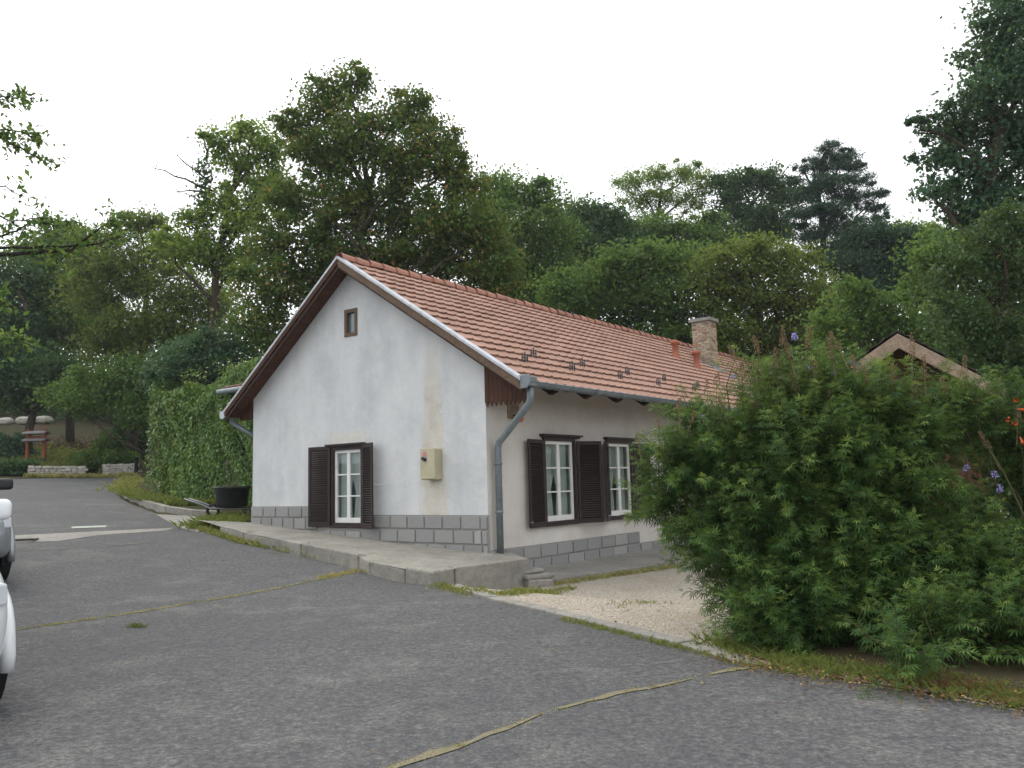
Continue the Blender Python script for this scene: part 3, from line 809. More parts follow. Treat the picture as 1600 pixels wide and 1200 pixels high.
# rafters under the eaves
rpx = [(851, 614), (902, 619), (948, 625), (993, 631), (1036, 636)]
rs = [hit_y(x, y, -.75)[0] for x, y in rpx]
stp = (rs[-1] - rs[0]) / (len(rs) - 1)
x = rs[0]
while x < LEN:
    MB().prism([(x, .05, roofz(.05) - .06), (x, EYR + .16, roofz(EYR + .16) - .06), (x, EYR + .16, roofz(EYR + .16) - .17), (x, EYR + .30, roofz(EYR + .2) - .25), (x, .05, roofz(.05) - .26)], (-.06, 0, 0), (.06, 0, 0)).build('rafter_end', M['rafter'], house)
    x += stp
# gutters
def gutter(y, z, x0, x1, r):
    mb = MB(); n_ = 10; vs_, fs_ = [], []
    xs = np.linspace(x0, x1, 2)
    for xx in xs:
        for rr in (r, r - .008):
            for k in range(n_ + 1):
                t = math.pi + math.pi * k / n_; vs_.append((xx, y + rr * math.cos(t), z + rr * math.sin(t)))
    m_ = n_ + 1
    for k in range(n_):
        fs_ += [(k, k + 1, 2 * m_ + k + 1, 2 * m_ + k), (m_ + k, m_ + k + 1, 3 * m_ + k + 1, 3 * m_ + k)]
    mb.add(vs_, fs_); mb.tube([(x0, y - r, z), (x1, y - r, z)], .013, 6)
    return mb
GY, GZ, GR = EYR - .07, EZR + .005, .095
gut = gutter(GY, GZ, VX - .02, LEN, GR).build('gutter', M['zinc'], house, smooth=True)
for x in np.arange(.9, LEN, 1.0): MB().tube([(x, GY + (GR + .006) * math.cos(t), GZ + (GR + .006) * math.sin(t)) for t in np.linspace(math.pi * .95, 2 * math.pi, 8)], .012, 5).build('gutter_bracket', M['zinc'], gut)
endp = [(VX - .03, GY - .14, GZ + .12), (VX - .03, GY + .13, GZ + .12), (VX - .03, GY + .13, GZ - .03), (VX - .03, GY + .07, GZ - .13), (VX - .03, GY - .07, GZ - .13), (VX - .03, GY - .14, GZ - .03)]
MB().prism(endp, (0, 0, 0), (.02, 0, 0)).build('gutter_end_plate', M['zinc'], gut, bevel=.01)
MB().prism([(VX, GY - .10, GZ + .1), (VX, GY + .10, GZ + .1), (VX, GY + .09, GZ - .09), (VX, GY - .09, GZ - .09)], (.0, 0, 0), (.26, 0, 0)).build('gutter_hopper', M['zinc'], gut, bevel=.02)
b1 = hit_y(778, 700, -.13)
pb = float(plat_z(*(HP + S_DIR * .1 - G_DIR * .13)[:2]))
pp = [(VX + .16, GY, GZ - .08), (VX + .16, GY, GZ - .30), (VX + .17, GY + .03, GZ - .38), (b1[0], -.16, b1[2] + .10), (b1[0] + .0, -.13, b1[2]), (b1[0], -.13, b1[2] - .1), (b1[0], -.13, pb - .01)]
dp = MB().tube(pp, [.066, .066, .066, .064, .066, .066, .066], 14).build('downpipe', M['zinc'], house, smooth=True)
for z in (b1[2] - .30, 1.05): MB().lathe((b1[0], -.13, z), [(.067, -.03), (.078, -.025), (.078, .025), (.067, .03)], 14).build('pipe_collar', M['zinc'], dp, smooth=True)
GYl, GZl = EYL + .07, EZL + .0
gl_ = gutter(GYl, GZl, VX - .02, LEN, .09).build('gutter', M['zinc'], house, smooth=True)
MB().prism([(VX - .03, GYl - .12, GZl + .09), (VX - .03, GYl + .12, GZl + .09), (VX - .03, GYl + .11, GZl - .06), (VX - .03, GYl, GZl - .12), (VX - .03, GYl - .11, GZl - .06)], (0, 0, 0), (.03, 0, 0)).build('gutter_end_plate', M['verge_metal'], gl_)
MB().tube([(VX + .25, GYl, GZl - .07), (VX + .25, GYl, GZl - .18), (VX + .3, GYl - .06, GZl - .24), (.12, WID + .2, GZl - .5), (.2, WID + .12, GZl - .65), (.2, WID + .12, .7)], .06, 12).build('downpipe', M['zinc'], house, smooth=True)

# plinth of granite blocks in wide mortar
pl = MB().box((-.035, -.035, .0), (.0, 3.40, 1.0)).box((-.035, 3.40, .2), (.0, 4.52, .71)).build('plinth', M['mortar'], house)
pl2 = MB().box((-.035, 4.52, .2), (.0, WID + .0, 1.19)).build('plinth', M['mortar'], house)
def blocks_y(parent, ys, z0, z1, lo=-.062):
    for a, b in zip(ys[:-1], ys[1:]):
        if z1 > GW['z0'] - .02 and b > GW['y0'] - .06 and a < GW['y1'] + .06: continue
        j = rng.normal(0, .004)
        MB().box((lo + j, a + .02, z0 + .018), (-.0352, b - .02, z1 - .018)).build('block', M['block'], parent, bevel=.008)
def even(a, b, n): return list(np.linspace(a, b, n + 1))
blocks_y(pl, [-.03, .15] + even(.15, 3.08, 6)[1:] + [3.38], .72, .99)
blocks_y(pl, [-.03, .12, .32] + even(.32, 3.42, 6)[1:], .44, .715)
blocks_y(pl, [-.03] + even(.1, 3.44, 7), .16, .435)
blocks_y(pl2, even(4.52, WID - .02, 6), .93, 1.18)
blocks_y(pl2, even(4.52, WID - .02, 7), .66, .925)
blocks_y(pl2, even(3.5, WID - .02, 8), .39, .655)
pls = MB().box((-.0, -.04, -.55), (5.72, .0, .335)).build('plinth', M['mortar'], house)
MB().box((5.72, -.03, -.55), (LEN, .0, .06)).build('plinth', M['mortar'], house)
def blocks_x(parent, xs, z0, z1):
    for a, b in zip(xs[:-1], xs[1:]):
        j = rng.normal(0, .004)
        MB().box((a + .018, -.066 - j, z0 + .016), (b - .018, -.0405, z1 - .016)).build('block', M['block'], parent, bevel=.008)
blocks_x(pls, [.0, .42] + even(.42, 5.71, 9)[1:], .07, .33)
blocks_x(pls, even(.0, .7, 1) + even(.7, 5.71, 8)[1:], -.2, .065)
blocks_x(pls, even(5.74, 11, 9), -.2, .055)

# windows and shutters
def window(kind, a0, a1, z0, z1, hood):
    """kind g: gable (outward -x, along y); s: side (outward -y, along x). built in (along, out, z) then placed"""
    if kind == 'g':
        P = lambda a, o, z: (-o, a, z)
    else:
        P = lambda a, o, z: (a, -o, z)
    def bx(mb, a, b, o0, o1, z, zz):
        p, q = P(a, o0, z), P(b, o1, zz); return mb.box(np.minimum(p, q), np.maximum(p, q))
    fr = MB()                                     # brown outer lining
    t = .06
    for (a, b, z, zz) in ((a0, a0 + t, z0 + t, z1 - t), (a1 - t, a1, z0 + t, z1 - t), (a0, a1, z0, z0 + t), (a0, a1, z1 - t, z1)): bx(fr, a, b, -.12, .045, z, zz)
    wd = fr.build('window', M['shutter'], house)
    c0, c1, y0, y1 = a0 + t, a1 - t, z0 + t, z1 - t
    wf = MB(); f = .072; mid = (c0 + c1) / 2
    for (a, b, z, zz) in ((c0, c0 + f, y0, y1), (c1 - f, c1, y0, y1), (c0 + f, c1 - f, y0, y0 + .11), (c0 + f, c1 - f, y1 - f, y1), (mid - .05, mid + .05, y0 + .11, y1 - f)): bx(wf, a, b, -.07, -.01, z, zz)
    wf.build('frame', M['white'], wd, bevel=.006)
    zb, zt = y0 + .11, y1 - f; hgt = (zt - zb) / 3
    for (l, r) in ((c0 + f, mid - .05), (mid + .05, c1 - f)):
        for k in (1, 2): bx(MB(), l, r, -.055, -.02, zb + k * hgt - .014, zb + k * hgt + .014).build('glazing_bar', M['white'], wd)
        for k in range(3):
            bx(MB(), l + .001, r - .001, -.042, -.038, zb + k * hgt + .015, zb + (k + 1) * hgt - .015).build('pane', M['glass'], wd)
    bx(MB(), a0 - .04, a1 + .04, -.02, .09, z0 - .035, z0 - .001).build('sill', M['shutter'], wd, bevel=.006)
    hd = MB(); bx(hd, hood[0], hood[1], -.0, .13, z1 + .035, z1 + .075); bx(hd, hood[0] + .04, hood[1] - .04, .0, .075, z1 + .002, z1 + .035); hd.build('hood', M['shutter'], wd)
    bx(MB(), a0, a1, -.46, -.45, z0, z1).build('room_back', M['dark'], wd)
    # gathered curtains, drawn to the sides
    for sgn, ce in ((1, c0 + .05), (-1, c1 - .05)):
        mb = MB(); n_ = 26; vs_, fs_ = [], []
        for i in range(n_ + 1):
            for j, (zz, wd_) in enumerate(((zt + .02, .46), (zb + .9, .42), (zb + .55, .32), (zb - .05, .38))):
                u = i / n_; a = ce + sgn * u * wd_ * (c1 - c0) / .9
                o = -.17 + .022 * math.sin(u * 26 + j * .4) + .01 * math.sin(u * 61)
                vs_.append(P(a, o, zz))
        for i in range(n_):
            for j in range(3): fs_.append((i * 4 + j, (i + 1) * 4 + j, (i + 1) * 4 + j + 1, i * 4 + j + 1))
        mb.add(vs_, fs_); mb.build('curtain', M['curtain'], wd, smooth=True)
    return wd
hoodG = (hit_x(572, 690)[1], hit_x(514, 695)[1])
window('g', GW['y0'], GW['y1'], GW['z0'], GW['z1'], hoodG)
for h in SW: window('s', h['a0'], h['a1'], h['z0'], h['z1'], (h['a0'] - .1, h['a1'] + .2))
# attic window
aw = MB()
for (a, b, z, zz) in ((AT['y0'] - .03, AT['y0'] + .05, AT['z0'] - .02, AT['z1'] + .02), (AT['y1'] - .05, AT['y1'] + .03, AT['z0'] - .02, AT['z1'] + .02), (AT['y0'] + .05, AT['y1'] - .05, AT['z0'] - .02, AT['z0'] + .06), (AT['y0'] + .05, AT['y1'] - .05, AT['z1'] - .06, AT['z1'] + .02)):
    aw.box((-.02, a, z), (.10, b, zz))
awo = aw.build('attic_window', M['barge'], house)
MB().box((.05, AT['y0'] + .05, AT['z0'] + .06), (.056, AT['y1'] - .05, AT['z1'] - .06)).build('pane', M['glassdark'], awo)

SHW, SHH = .63, 1.79
slat = MB().obox((0, 0, 0), ((SHW - .15) / 2, 0, 0), (0, .021, -.019), (0, .004, .0045)).mesh('slat'); slat.materials.append(M['shutter'])
def shutter(hinge, ang, z0, wdt, lab):
    """leaf in local x from the hinge outwards; rotated about z by ang in house space"""
    mb = MB(); t = .02
    for (a, b, z, zz) in ((0, .07, 0, SHH), (wdt - .07, wdt, 0, SHH), (.07, wdt - .07, 0, .10), (.07, wdt - .07, SHH - .08, SHH)): mb.box((a, -t, z), (b, t, zz))
    o = mb.build('shutter', M['shutter'], house, bevel=.004, label=lab)
    o.location = (hinge[0], hinge[1], z0); o.rotation_euler = (0, 0, ang)
    n_ = 33
    for i in range(n_):
        z = .12 + (SHH - .22) * i / (n_ - 1)
        s = bpy.data.objects.new('slat', slat); COL.objects.link(s); s.parent = o; s.location = (wdt / 2, 0, z); s.scale = ((wdt - .14) / (SHW - .15), 1, 1)
    return o
def hook(shut, p, q): MB().tube([p, q], .009, 6).build('shutter_hook', M['verge_metal'], shut)
# gable: local x of the leaf points along +y (left leaf) or -y (right leaf), tilted off the wall
r_ = math.radians
sL = shutter((-.055, GW['y1'] + .015), r_(90 + 7), GW['z0'] - .03, .66, 'left louvred shutter of the gable window')
sR = shutter((-.055, GW['y0'] - .02), r_(-90 - 22), GW['z0'] - .03, .60, 'right louvred shutter held off the gable wall by a hook')
hook(sR, (.55, 0, .9), (.62 + .30, .28, .9))
zS = SW[0]['z0'] - .03
sA = shutter((SW[0]['a0'] - .02, -.055), r_(180 + 6), zS, .64, 'left shutter of the side window by the downpipe')
sB = shutter((SW[0]['a1'] + .02, -.055), r_(-26), zS, .64, 'right shutter of the side window by the downpipe')
sC = shutter((SW[1]['a0'] - .02, -.055), r_(180 + 26), zS, .64, 'left shutter of the side window nearer the bush')
sD = shutter((SW[1]['a1'] + .02, -.055), r_(-10), zS, .64, 'right shutter of the side window nearer the bush')
hook(sA, (.56, .03, .12), (.78, .10, .12))
hook(sC, (.5, .0, .12), (.42, .26, .12))

# things fixed on the walls
eb0, eb1 = hit_x(694, 749), hit_x(667, 702.5)
eb = empty('electric_box', HP + S_DIR * -.01 + G_DIR * ((eb0[1] + eb1[1]) / 2) + np.array([0, 0, eb0[2]]), A, label='beige electric box with pink sticker and rotary switch on the gable wall', category='box')
hw_, hh_ = abs(eb1[1] - eb0[1]) / 2 - .04, eb1[2] - eb0[2]
MB().box((-.20, -hw_, 0), (0, hw_, hh_)).build('case', M['beige'], eb, bevel=.015)
MB().box((-.225, -hw_ - .008, .015), (-.201, hw_ + .008, hh_ + .012)).build('lid', M['beige'], eb, bevel=.01)
MB().box((-.229, .02, hh_ - .14), (-.226, .12, hh_ - .05)).build('sticker', M['pink'], eb)
MB().box((-.235, .015, hh_ - .25), (-.226, .12, hh_ - .15)).build('switch_plate', M['rim'], eb)
MB().obox((-.255, .075, hh_ - .2), (.02, 0, 0), (0, .045, .02), (0, -.012, .027)).build('switch_knob', M['black'], eb, bevel=.006)
wl0 = hit_y(800, 645)
wl_ = empty('wall_lamp', HP + S_DIR * wl0[0] + np.array([0, 0, wl0[2]]), A, label='small orange lamp on a wooden plate behind the bent downpipe', category='lamp')
MB().box((-.16, -.035, -.13), (.2, -.003, .35)).build('back_plate', M['shedwood'], wl_, bevel=.006)
MB().lathe((.06, -.12, -.2), [(0, 0), (.07, .01), (.10, .06), (.10, .12), (0, .13)], 14).build('lamp_cover', M['orange'], wl_, smooth=True)
MB().box((-.02, -.13, -.07), (.14, -.036, -.05)).build('bracket', M['black'], wl_)

# wing behind the house: only its eave shows past the gable
rw = empty('rear_wing', HP + S_DIR * 2.2 + G_DIR * 8.6 + np.array([0, 0, 0]), A, label='low tiled wing with a grey gutter peeping out behind the left gable eave', category='building')
gl0 = loc(at(346, 613, 25.6)) - np.array([2.2, 8.6, 0]); wy = gl0[1]; wz = gl0[2]; wx = gl0[0]
MB().box((wx + 2.2, .3, .6), (wx + 5.5, wy - .3, wz + .05)).build('wall', M['plaster_side'], rw)
MB().prism([(wx, -.2, wz), (wx, wy, wz), (wx + 3, wy, wz + 1.0), (wx + 3, -.2, wz + 1.0)], (0, 0, 0), (0, 0, .06)).prism([(wx + 6, -.2, wz), (wx + 6, wy, wz), (wx + 3, wy, wz + 1.0), (wx + 3, -.2, wz + 1.0)], (0, 0, 0), (0, 0, .06)).build('roof', M['soffit'], rw)
B_ = np.array([[0, -1, 0], np.array([3, 0, 1.0]) / math.sqrt(10), np.cross([0, -1, 0], np.array([3, 0, 1.0]) / math.sqrt(10))])
for r in range(3):
    for c in range(int((wy + .2) / .3)):
        o = bpy.data.objects.new('tile', tme); COL.objects.link(o); o.parent = rw
        o.matrix_local = Matrix.Translation(Vector((wx - .06, wy - .15 - c * .3, wz + .075)) + Vector(B_[1]) * r * gauge) @ Matrix(B_).transposed().to_4x4()
MB().tube([(wx - .08, wy + .05, wz + .0), (wx - .08, -.2, wz + .0)], .085, 12).build('gutter', M['zinc'], rw, smooth=True)

# ------------------------------------------------------------------ foliage
def unit(n):
    v = rng.normal(0, 1, (n, 3)); return v / np.linalg.norm(v, axis=1)[:, None]

def leaf_mesh(name, pos, size, tint, mat_, aspect=.55, nrm=None, axis=None, flat=.6, droop=.25):
    """one folded four-point leaf per position"""
    n = len(pos)
    if axis is None:
        axis = unit(n); axis[:, 2] -= droop; axis /= np.linalg.norm(axis, axis=1)[:, None]
    if nrm is None:
        nrm = unit(n); nrm[:, 2] = np.abs(nrm[:, 2]) + flat
    side = np.cross(axis, nrm); side /= np.linalg.norm(side, axis=1)[:, None] + 1e-9
    up = np.cross(side, axis)
    size = np.broadcast_to(size, (n,))[:, None]
    L = axis * size; W = side * size * aspect * .5; U = up * size * .10
    v = np.empty((n, 4, 3)); v[:, 0] = pos - L * .5; v[:, 1] = pos + W + U - L * .05; v[:, 2] = pos + L * .5; v[:, 3] = pos - W + U - L * .05
    return raw_quads(name, v.reshape(-1, 3), n, np.repeat(tint, 4), mat_)

def raw_quads(name, verts, nq, tint, mat_):
    me = bpy.data.meshes.new(name)
    me.vertices.add(len(verts)); me.vertices.foreach_set('co', verts.astype(np.float32).ravel())
    me.loops.add(nq * 4); me.loops.foreach_set('vertex_index', np.arange(nq * 4, dtype=np.int32))
    me.polygons.add(nq); me.polygons.foreach_set('loop_start', np.arange(0, nq * 4, 4, dtype=np.int32)); me.polygons.foreach_set('loop_total', np.full(nq, 4, dtype=np.int32))
    me.update()
    a = me.attributes.new('tint', 'FLOAT', 'POINT'); a.data.foreach_set('value', np.clip(tint, 0, 1).astype(np.float32))
    me.materials.append(mat_); me.validate()
    return me

DENS = 5.9
def crown_points(blobs, density, leaf, sig=.42, per=16, fill=.45):
    """blobs: (centre, radii). returns leaf positions and clump tints. clumps sit on a lumpy shell and inside"""
    P, T = [], []; per = per * 1.7
    for c, r in blobs:
        r = np.asarray(r); area = (r[0] * r[2] + r[0] * r[1] + r[1] * r[2]) * 4.2
        nc = max(3, int(area * density * DENS / per))
        d = unit(nc); rad = rng.random(nc) ** fill
        lump = .92 + .26 * np.sin(d[:, 0] * 5 + c[0]) * np.sin(d[:, 1] * 4 + c[1]) + .16 * np.sin(d[:, 2] * 6 + c[2])
        cc = c + d * (rad * lump)[:, None] * r
        ct = rng.random(nc)
        k = rng.poisson(per, nc)
        idx = np.repeat(np.arange(nc), k); n = len(idx)
        s = min(sig, .45 * float(np.min(r)))
        off = rng.normal(0, 1, (n, 3)) * np.array([s, s, s * .6])
        P.append(cc[idx] + off); T.append(.55 * ct[idx] + .45 * rng.random(n))
    return np.concatenate(P), np.concatenate(T)

def limb(mb, a, b, r0, r1, bend=.15, n=6, sides=6):
    a, b = np.asarray(a, float), np.asarray(b, float); L = np.linalg.norm(b - a)
    o = rng.normal(0, 1, 3) * L * bend * .4; o[2] = abs(o[2]) * .4
    pts, rad = [], []
    for i in range(n + 1):
        t = i / n; pts.append(a + (b - a) * t + o * math.sin(math.pi * t) + rng.normal(0, .012 * L, 3) * (0 < t < 1)); rad.append(r0 + (r1 - r0) * t)
    mb.tube(pts, rad, sides)
    return pts

def tree(name, base_px, depth, blobs_px, mat_, label, category='tree', density=26, leaf=.16, trunk=.22, aspect=.6, sig=.42, per=16, fill=.45, bark='bark', tint_shift=0.0, extra=None, group=None, spread=.5, twigs=5, trunk_top=None, needle=False, droop=.25, tscale=1.0):
    """blobs_px: (x, y, rx, ry[, depth offset]) in photo pixels at about `depth`"""
    bx = at(base_px, 700, depth); base = np.array([bx[0], bx[1], gz(bx[0], bx[1])])
    blobs = []; sats = []
    for b in blobs_px:
        x, y, rx, ry = b[:4]; k = depth / F
        dz = b[4] if len(b) > 4 else rng.uniform(-1, 1) * spread * rx * k
        c = at(x, y, depth + dz); k = (depth + dz) / F
        rr_ = np.array([rx * k, (rx + ry) * .45 * k, ry * k]); blobs.append((c - base, rr_))
        for _ in range(3):
            dv = unit(1)[0]; dv[2] = dv[2] * .6 + .35; dv /= np.linalg.norm(dv)
            sats.append((c - base + dv * rr_ * rng.uniform(.8, 1.12), rr_ * rng.uniform(.22, .42)))
    root = empty(name, base, 0, label=label, category=category)
    if group: root['group'] = group
    cs = np.array([b[0] for b in blobs])
    tm = MB()
    low = cs[:, 2].min(); hi = cs[:, 2].max()
    tt = np.array([cs[:, 0].mean() * .6, cs[:, 1].mean() * .6, low + (hi - low) * (.55 if trunk_top is None else trunk_top)])
    tt[2] = max(tt[2], 1.0)
    tp = limb(tm, (0, 0, -.2), tt, trunk, trunk * .5, .06, 8, 9)
    for c, r in blobs:
        j = int(np.clip((c[2] - np.linalg.norm(c[:2] - tt[:2]) * .7) / tt[2] * 8, 2, 8))
        pts = limb(tm, tp[j], c, trunk * .36, trunk * .09, .2, 6, 6)
        for _ in range(twigs):
            q = c + unit(1)[0] * r * .85
            limb(tm, pts[random.randint(3, 6)], q, trunk * .10, .012, .2, 4, 4)
    tm.build('trunk', M[bark], root, smooth=True)
    p, t = crown_points(blobs + sats, density, leaf, sig, per, fill)
    n = len(p)
    sz = .94 * leaf * rng.uniform(.65, 1.25, n)
    if needle:
        ax = unit(n); ax[:, 2] = np.abs(ax[:, 2]) * .8 + .15; ax /= np.linalg.norm(ax, axis=1)[:, None]
        me = leaf_mesh('crown', p, sz, t * tscale + tint_shift, M[mat_], aspect, unit(n), ax)
    else:
        me = leaf_mesh('crown', p, sz, t * tscale + tint_shift, M[mat_], aspect, droop=droop)
    link('crown', me, None, root)
    if extra: extra(root, base)
    return root

# --- trees behind and around the house
tree('maple_tree', 570, 31, [(505, 165, 38, 42), (545, 135, 34, 34), (470, 205, 34, 38), (560, 215, 60, 55), (510, 250, 50, 50), (640, 180, 40, 45), (670, 230, 48, 50), (625, 260, 55, 50), (700, 265, 30, 40), (735, 300, 34, 42), (450, 310, 55, 45), (540, 320, 60, 50), (620, 340, 65, 48), (700, 345, 60, 48), (430, 380, 55, 45), (520, 390, 65, 42), (610, 405, 70, 40), (700, 405, 65, 45), (760, 370, 45, 50), (425, 455, 55, 48), (400, 520, 45, 50), (770, 430, 55, 40), (480, 445, 45, 45)],
     'lf_maple', 'tall double-topped maple with rusty seed clusters rising behind the gable', density=26, leaf=.19, trunk=.30, spread=.8, sig=.36, fill=.5)
def bare(root, base):
    mb = MB()
    for a, b in (((338, 300), (232, 256)), ((330, 285), (268, 235)), ((322, 250), (306, 205)), ((322, 250), (330, 214)), ((318, 300), (272, 300)), ((335, 345), (275, 300))):
        pts = limb(mb, at(*a, 38) - base, at(*b, 38) - base, .06, .012, .25, 6, 5)
        for k in (2, 3, 4, 5): limb(mb, pts[k], pts[k] + unit(1)[0] * .7 + np.array([-.2, 0, .4]), .018, .006, .2, 3, 4)
    mb.build('bare_branch', M['bark'], root, smooth=True)
    # ivy sleeve on the limbs
    P = []
    for a, b, n in (((325, 420), (318, 255), 1500), ((385, 350), (398, 305), 500), ((345, 400), (375, 330), 700)):
        t = rng.random(n)[:, None]; q = at(*a, 38) * (1 - t) + at(*b, 38) * t
        P.append(q - base + rng.normal(0, .22, (n, 3)))
    p = np.concatenate(P); link('ivy', leaf_mesh('ivy', p, .16 * rng.uniform(.7, 1.2, len(p)), rng.random(len(p)) * .7, M['lf_dark'], .8), None, root)
tree('walnut_tree', 340, 38, [(345, 220, 28, 25), (395, 215, 32, 25), (425, 240, 30, 30), (365, 255, 36, 30), (410, 290, 38, 32), (350, 320, 30, 30), (300, 345, 28, 26), (435, 300, 24, 34), (380, 350, 40, 32), (320, 395, 48, 36), (265, 385, 30, 26), (370, 420, 40, 40)],
     'lf_bright', 'bright green airy tree with ivy-clad limbs and bare branches', density=17, leaf=.22, trunk=.28, extra=bare, sig=.4, fill=.6)
tree('locust_tree', 200, 44, [(215, 350, 45, 26), (160, 385, 45, 34), (255, 400, 45, 36), (205, 430, 60, 44), (270, 460, 50, 42), (150, 460, 45, 40), (240, 510, 65, 40), (180, 540, 55, 40), (300, 530, 45, 44), (330, 470, 40, 40)],
     'lf_olive', 'yellow-green feathery tree left of the maple', density=20, leaf=.24, aspect=.45, trunk=.26, sig=.5)
tree('acacia_tree', 110, 50, [(100, 375, 40, 30), (60, 400, 40, 34), (125, 430, 50, 44), (70, 460, 50, 44), (115, 510, 55, 46), (50, 530, 45, 44), (150, 500, 45, 40)],
     'lf_mid', 'pale green tree at the far left above the sign frame', density=19, leaf=.26, trunk=.26, sig=.5)
tree('shade_tree', 45, 47, [(15, 440, 36, 40), (20, 520, 45, 50), (40, 575, 50, 40), (95, 585, 45, 34), (30, 615, 45, 24), (80, 622, 40, 18), (-40, 480, 50, 60), (-50, 580, 60, 60)],
     'lf_dark', 'dark green tree over the boulders at the left edge', density=18, leaf=.27, trunk=.24, sig=.5, trunk_top=.8)
tree('hazel_tree', 245, 41, [(215, 590, 55, 40), (275, 585, 45, 36), (165, 610, 45, 36), (240, 635, 55, 30), (300, 560, 40, 36), (215, 650, 30, 26), (130, 625, 40, 26), (95, 620, 36, 22)],
     'lf_mid', 'low spreading tree above the stone wall behind the hedge', density=22, leaf=.2, trunk=.16, sig=.42)
tree('elder_tree', 300, 30, [(285, 570, 42, 32), (250, 590, 30, 28), (320, 590, 36, 24), (350, 590, 26, 20), (300, 545, 28, 22), (345, 535, 30, 34), (370, 565, 26, 26)],
     'lf_blue', 'grey-green bushy elder growing out above the clipped hedge', density=24, leaf=.16, trunk=.12, sig=.35)
tree('linden_tree', 800, 46, [(790, 300, 42, 28), (840, 315, 45, 32), (780, 350, 55, 42), (850, 370, 55, 42), (800, 410, 60, 40), (860, 430, 50, 36), (770, 460, 50, 34), (840, 470, 55, 34)],
     'lf_mid', 'mid green rounded tree just right of the maple', density=21, leaf=.24, trunk=.26, sig=.48)
tree('elm_tree', 930, 52, [(905, 335, 38, 24), (950, 350, 40, 30), (890, 375, 44, 34), (940, 400, 50, 40), (985, 390, 40, 34), (900, 440, 50, 40), (965, 450, 48, 38)],
     'lf_dark', 'deep green tree in the dip of the skyline above the roof ridge', density=20, leaf=.26, trunk=.26, sig=.5)
tree('honey_locust_tree', 1040, 57, [(985, 285, 30, 20), (1025, 275, 34, 20), (1070, 270, 36, 18), (1100, 290, 30, 22), (1000, 315, 34, 20), (1045, 310, 36, 20), (1085, 320, 28, 18), (1015, 345, 30, 18)],
     'lf_bright', 'airy light tree with see-through crown against the sky', density=13, leaf=.24, aspect=.4, trunk=.24, sig=.45, fill=.7, twigs=7)
tree('ash_tree', 1050, 53, [(985, 365, 40, 22), (1035, 360, 42, 22), (1085, 370, 42, 24), (1125, 385, 36, 26), (1010, 400, 48, 28), (1070, 405, 50, 28), (1110, 350, 30, 18)],
     'lf_mid', 'mid green crown under the airy light tree on the skyline', density=20, leaf=.26, trunk=.24, sig=.48)
tree('oak_tree', 1180, 55, [(1150, 285, 34, 20), (1195, 285, 40, 22), (1230, 310, 34, 24), (1145, 325, 30, 26), (1190, 335, 36, 24), (1160, 370, 40, 30), (1215, 360, 36, 28)],
     'lf_dark', 'dark flat-topped broadleaf tree beside the pine', density=18, leaf=.26, trunk=.26, sig=.45, fill=.55)
pine_b = [(1295, 232, 18, 14), (1275, 250, 16, 10), (1320, 245, 24, 12), (1255, 262, 12, 10), (1290, 262, 34, 14), (1335, 262, 20, 10), (1245, 285, 16, 10), (1300, 287, 44, 15), (1350, 283, 20, 9), (1262, 305, 28, 12), (1325, 308, 42, 14), (1375, 303, 16, 8), (1290, 330, 50, 15), (1360, 325, 28, 9), (1250, 335, 26, 12), (1320, 352, 52, 15), (1376, 340, 16, 7), (1270, 365, 40, 16), (1340, 380, 48, 16), (1290, 395, 44, 18)]
tree('pine_tree', 1305, 50, pine_b, 'lf_pine', 'dark pine with ragged tiers of branches on the skyline', density=30, leaf=.34, aspect=.14, trunk=.3, sig=.22, per=22, bark='bark_dark', needle=True, trunk_top=.95, spread=.9, twigs=3)
tree('yew_tree', 1370, 44, [(1350, 375, 50, 30), (1400, 385, 45, 34), (1330, 420, 50, 34), (1385, 430, 55, 36), (1430, 400, 40, 36), (1420, 450, 45, 34), (1345, 465, 50, 28)],
     'lf_pine', 'dense dark evergreen below the pine', density=30, leaf=.26, aspect=.3, trunk=.26, sig=.4, bark='bark_dark')
tree('yellow_green_tree', 1420, 58, [(1400, 362, 30, 14), (1440, 365, 34, 16), (1470, 380, 34, 20), (1480, 410, 40, 26)],
     'lf_bright', 'small yellow-green crown far off in the gap under the right-hand tree', density=18, leaf=.28, trunk=.2, sig=.5)  # far crown coloured by the bright green leaf material
tree('field_maple_tree', 1010, 40, [(960, 420, 45, 32), (1010, 405, 45, 30), (1060, 420, 48, 32), (930, 460, 45, 38), (990, 470, 55, 40), (1055, 475, 55, 40), (960, 515, 55, 36), (1030, 530, 55, 34), (900, 500, 45, 36), (880, 455, 38, 36), (1085, 530, 45, 36)],
     'lf_mid', 'broad green tree right behind the middle of the roof', density=22, leaf=.22, trunk=.26, sig=.42)
tree('hornbeam_tree', 1180, 38, [(1130, 415, 45, 34), (1185, 400, 45, 36), (1235, 420, 45, 36), (1110, 460, 42, 38), (1170, 465, 55, 42), (1235, 475, 52, 40), (1290, 470, 42, 38), (1135, 520, 50, 38), (1200, 530, 55, 36), (1265, 530, 52, 38), (1310, 520, 40, 36), (1150, 570, 50, 32), (1230, 580, 55, 32)],
     'lf_olive', 'olive-green tree behind the brick chimney', density=23, leaf=.21, trunk=.26, sig=.42)
tree('plum_tree', 1340, 30, [(1330, 470, 38, 30), (1380, 480, 38, 30), (1300, 510, 42, 32), (1360, 520, 50, 34), (1420, 510, 42, 34), (1300, 560, 45, 32), (1400, 560, 60, 34), (1450, 545, 40, 34)],
     'lf_mid', 'rounded green tree behind the wooden shed gable', density=24, leaf=.18, trunk=.18, sig=.38)
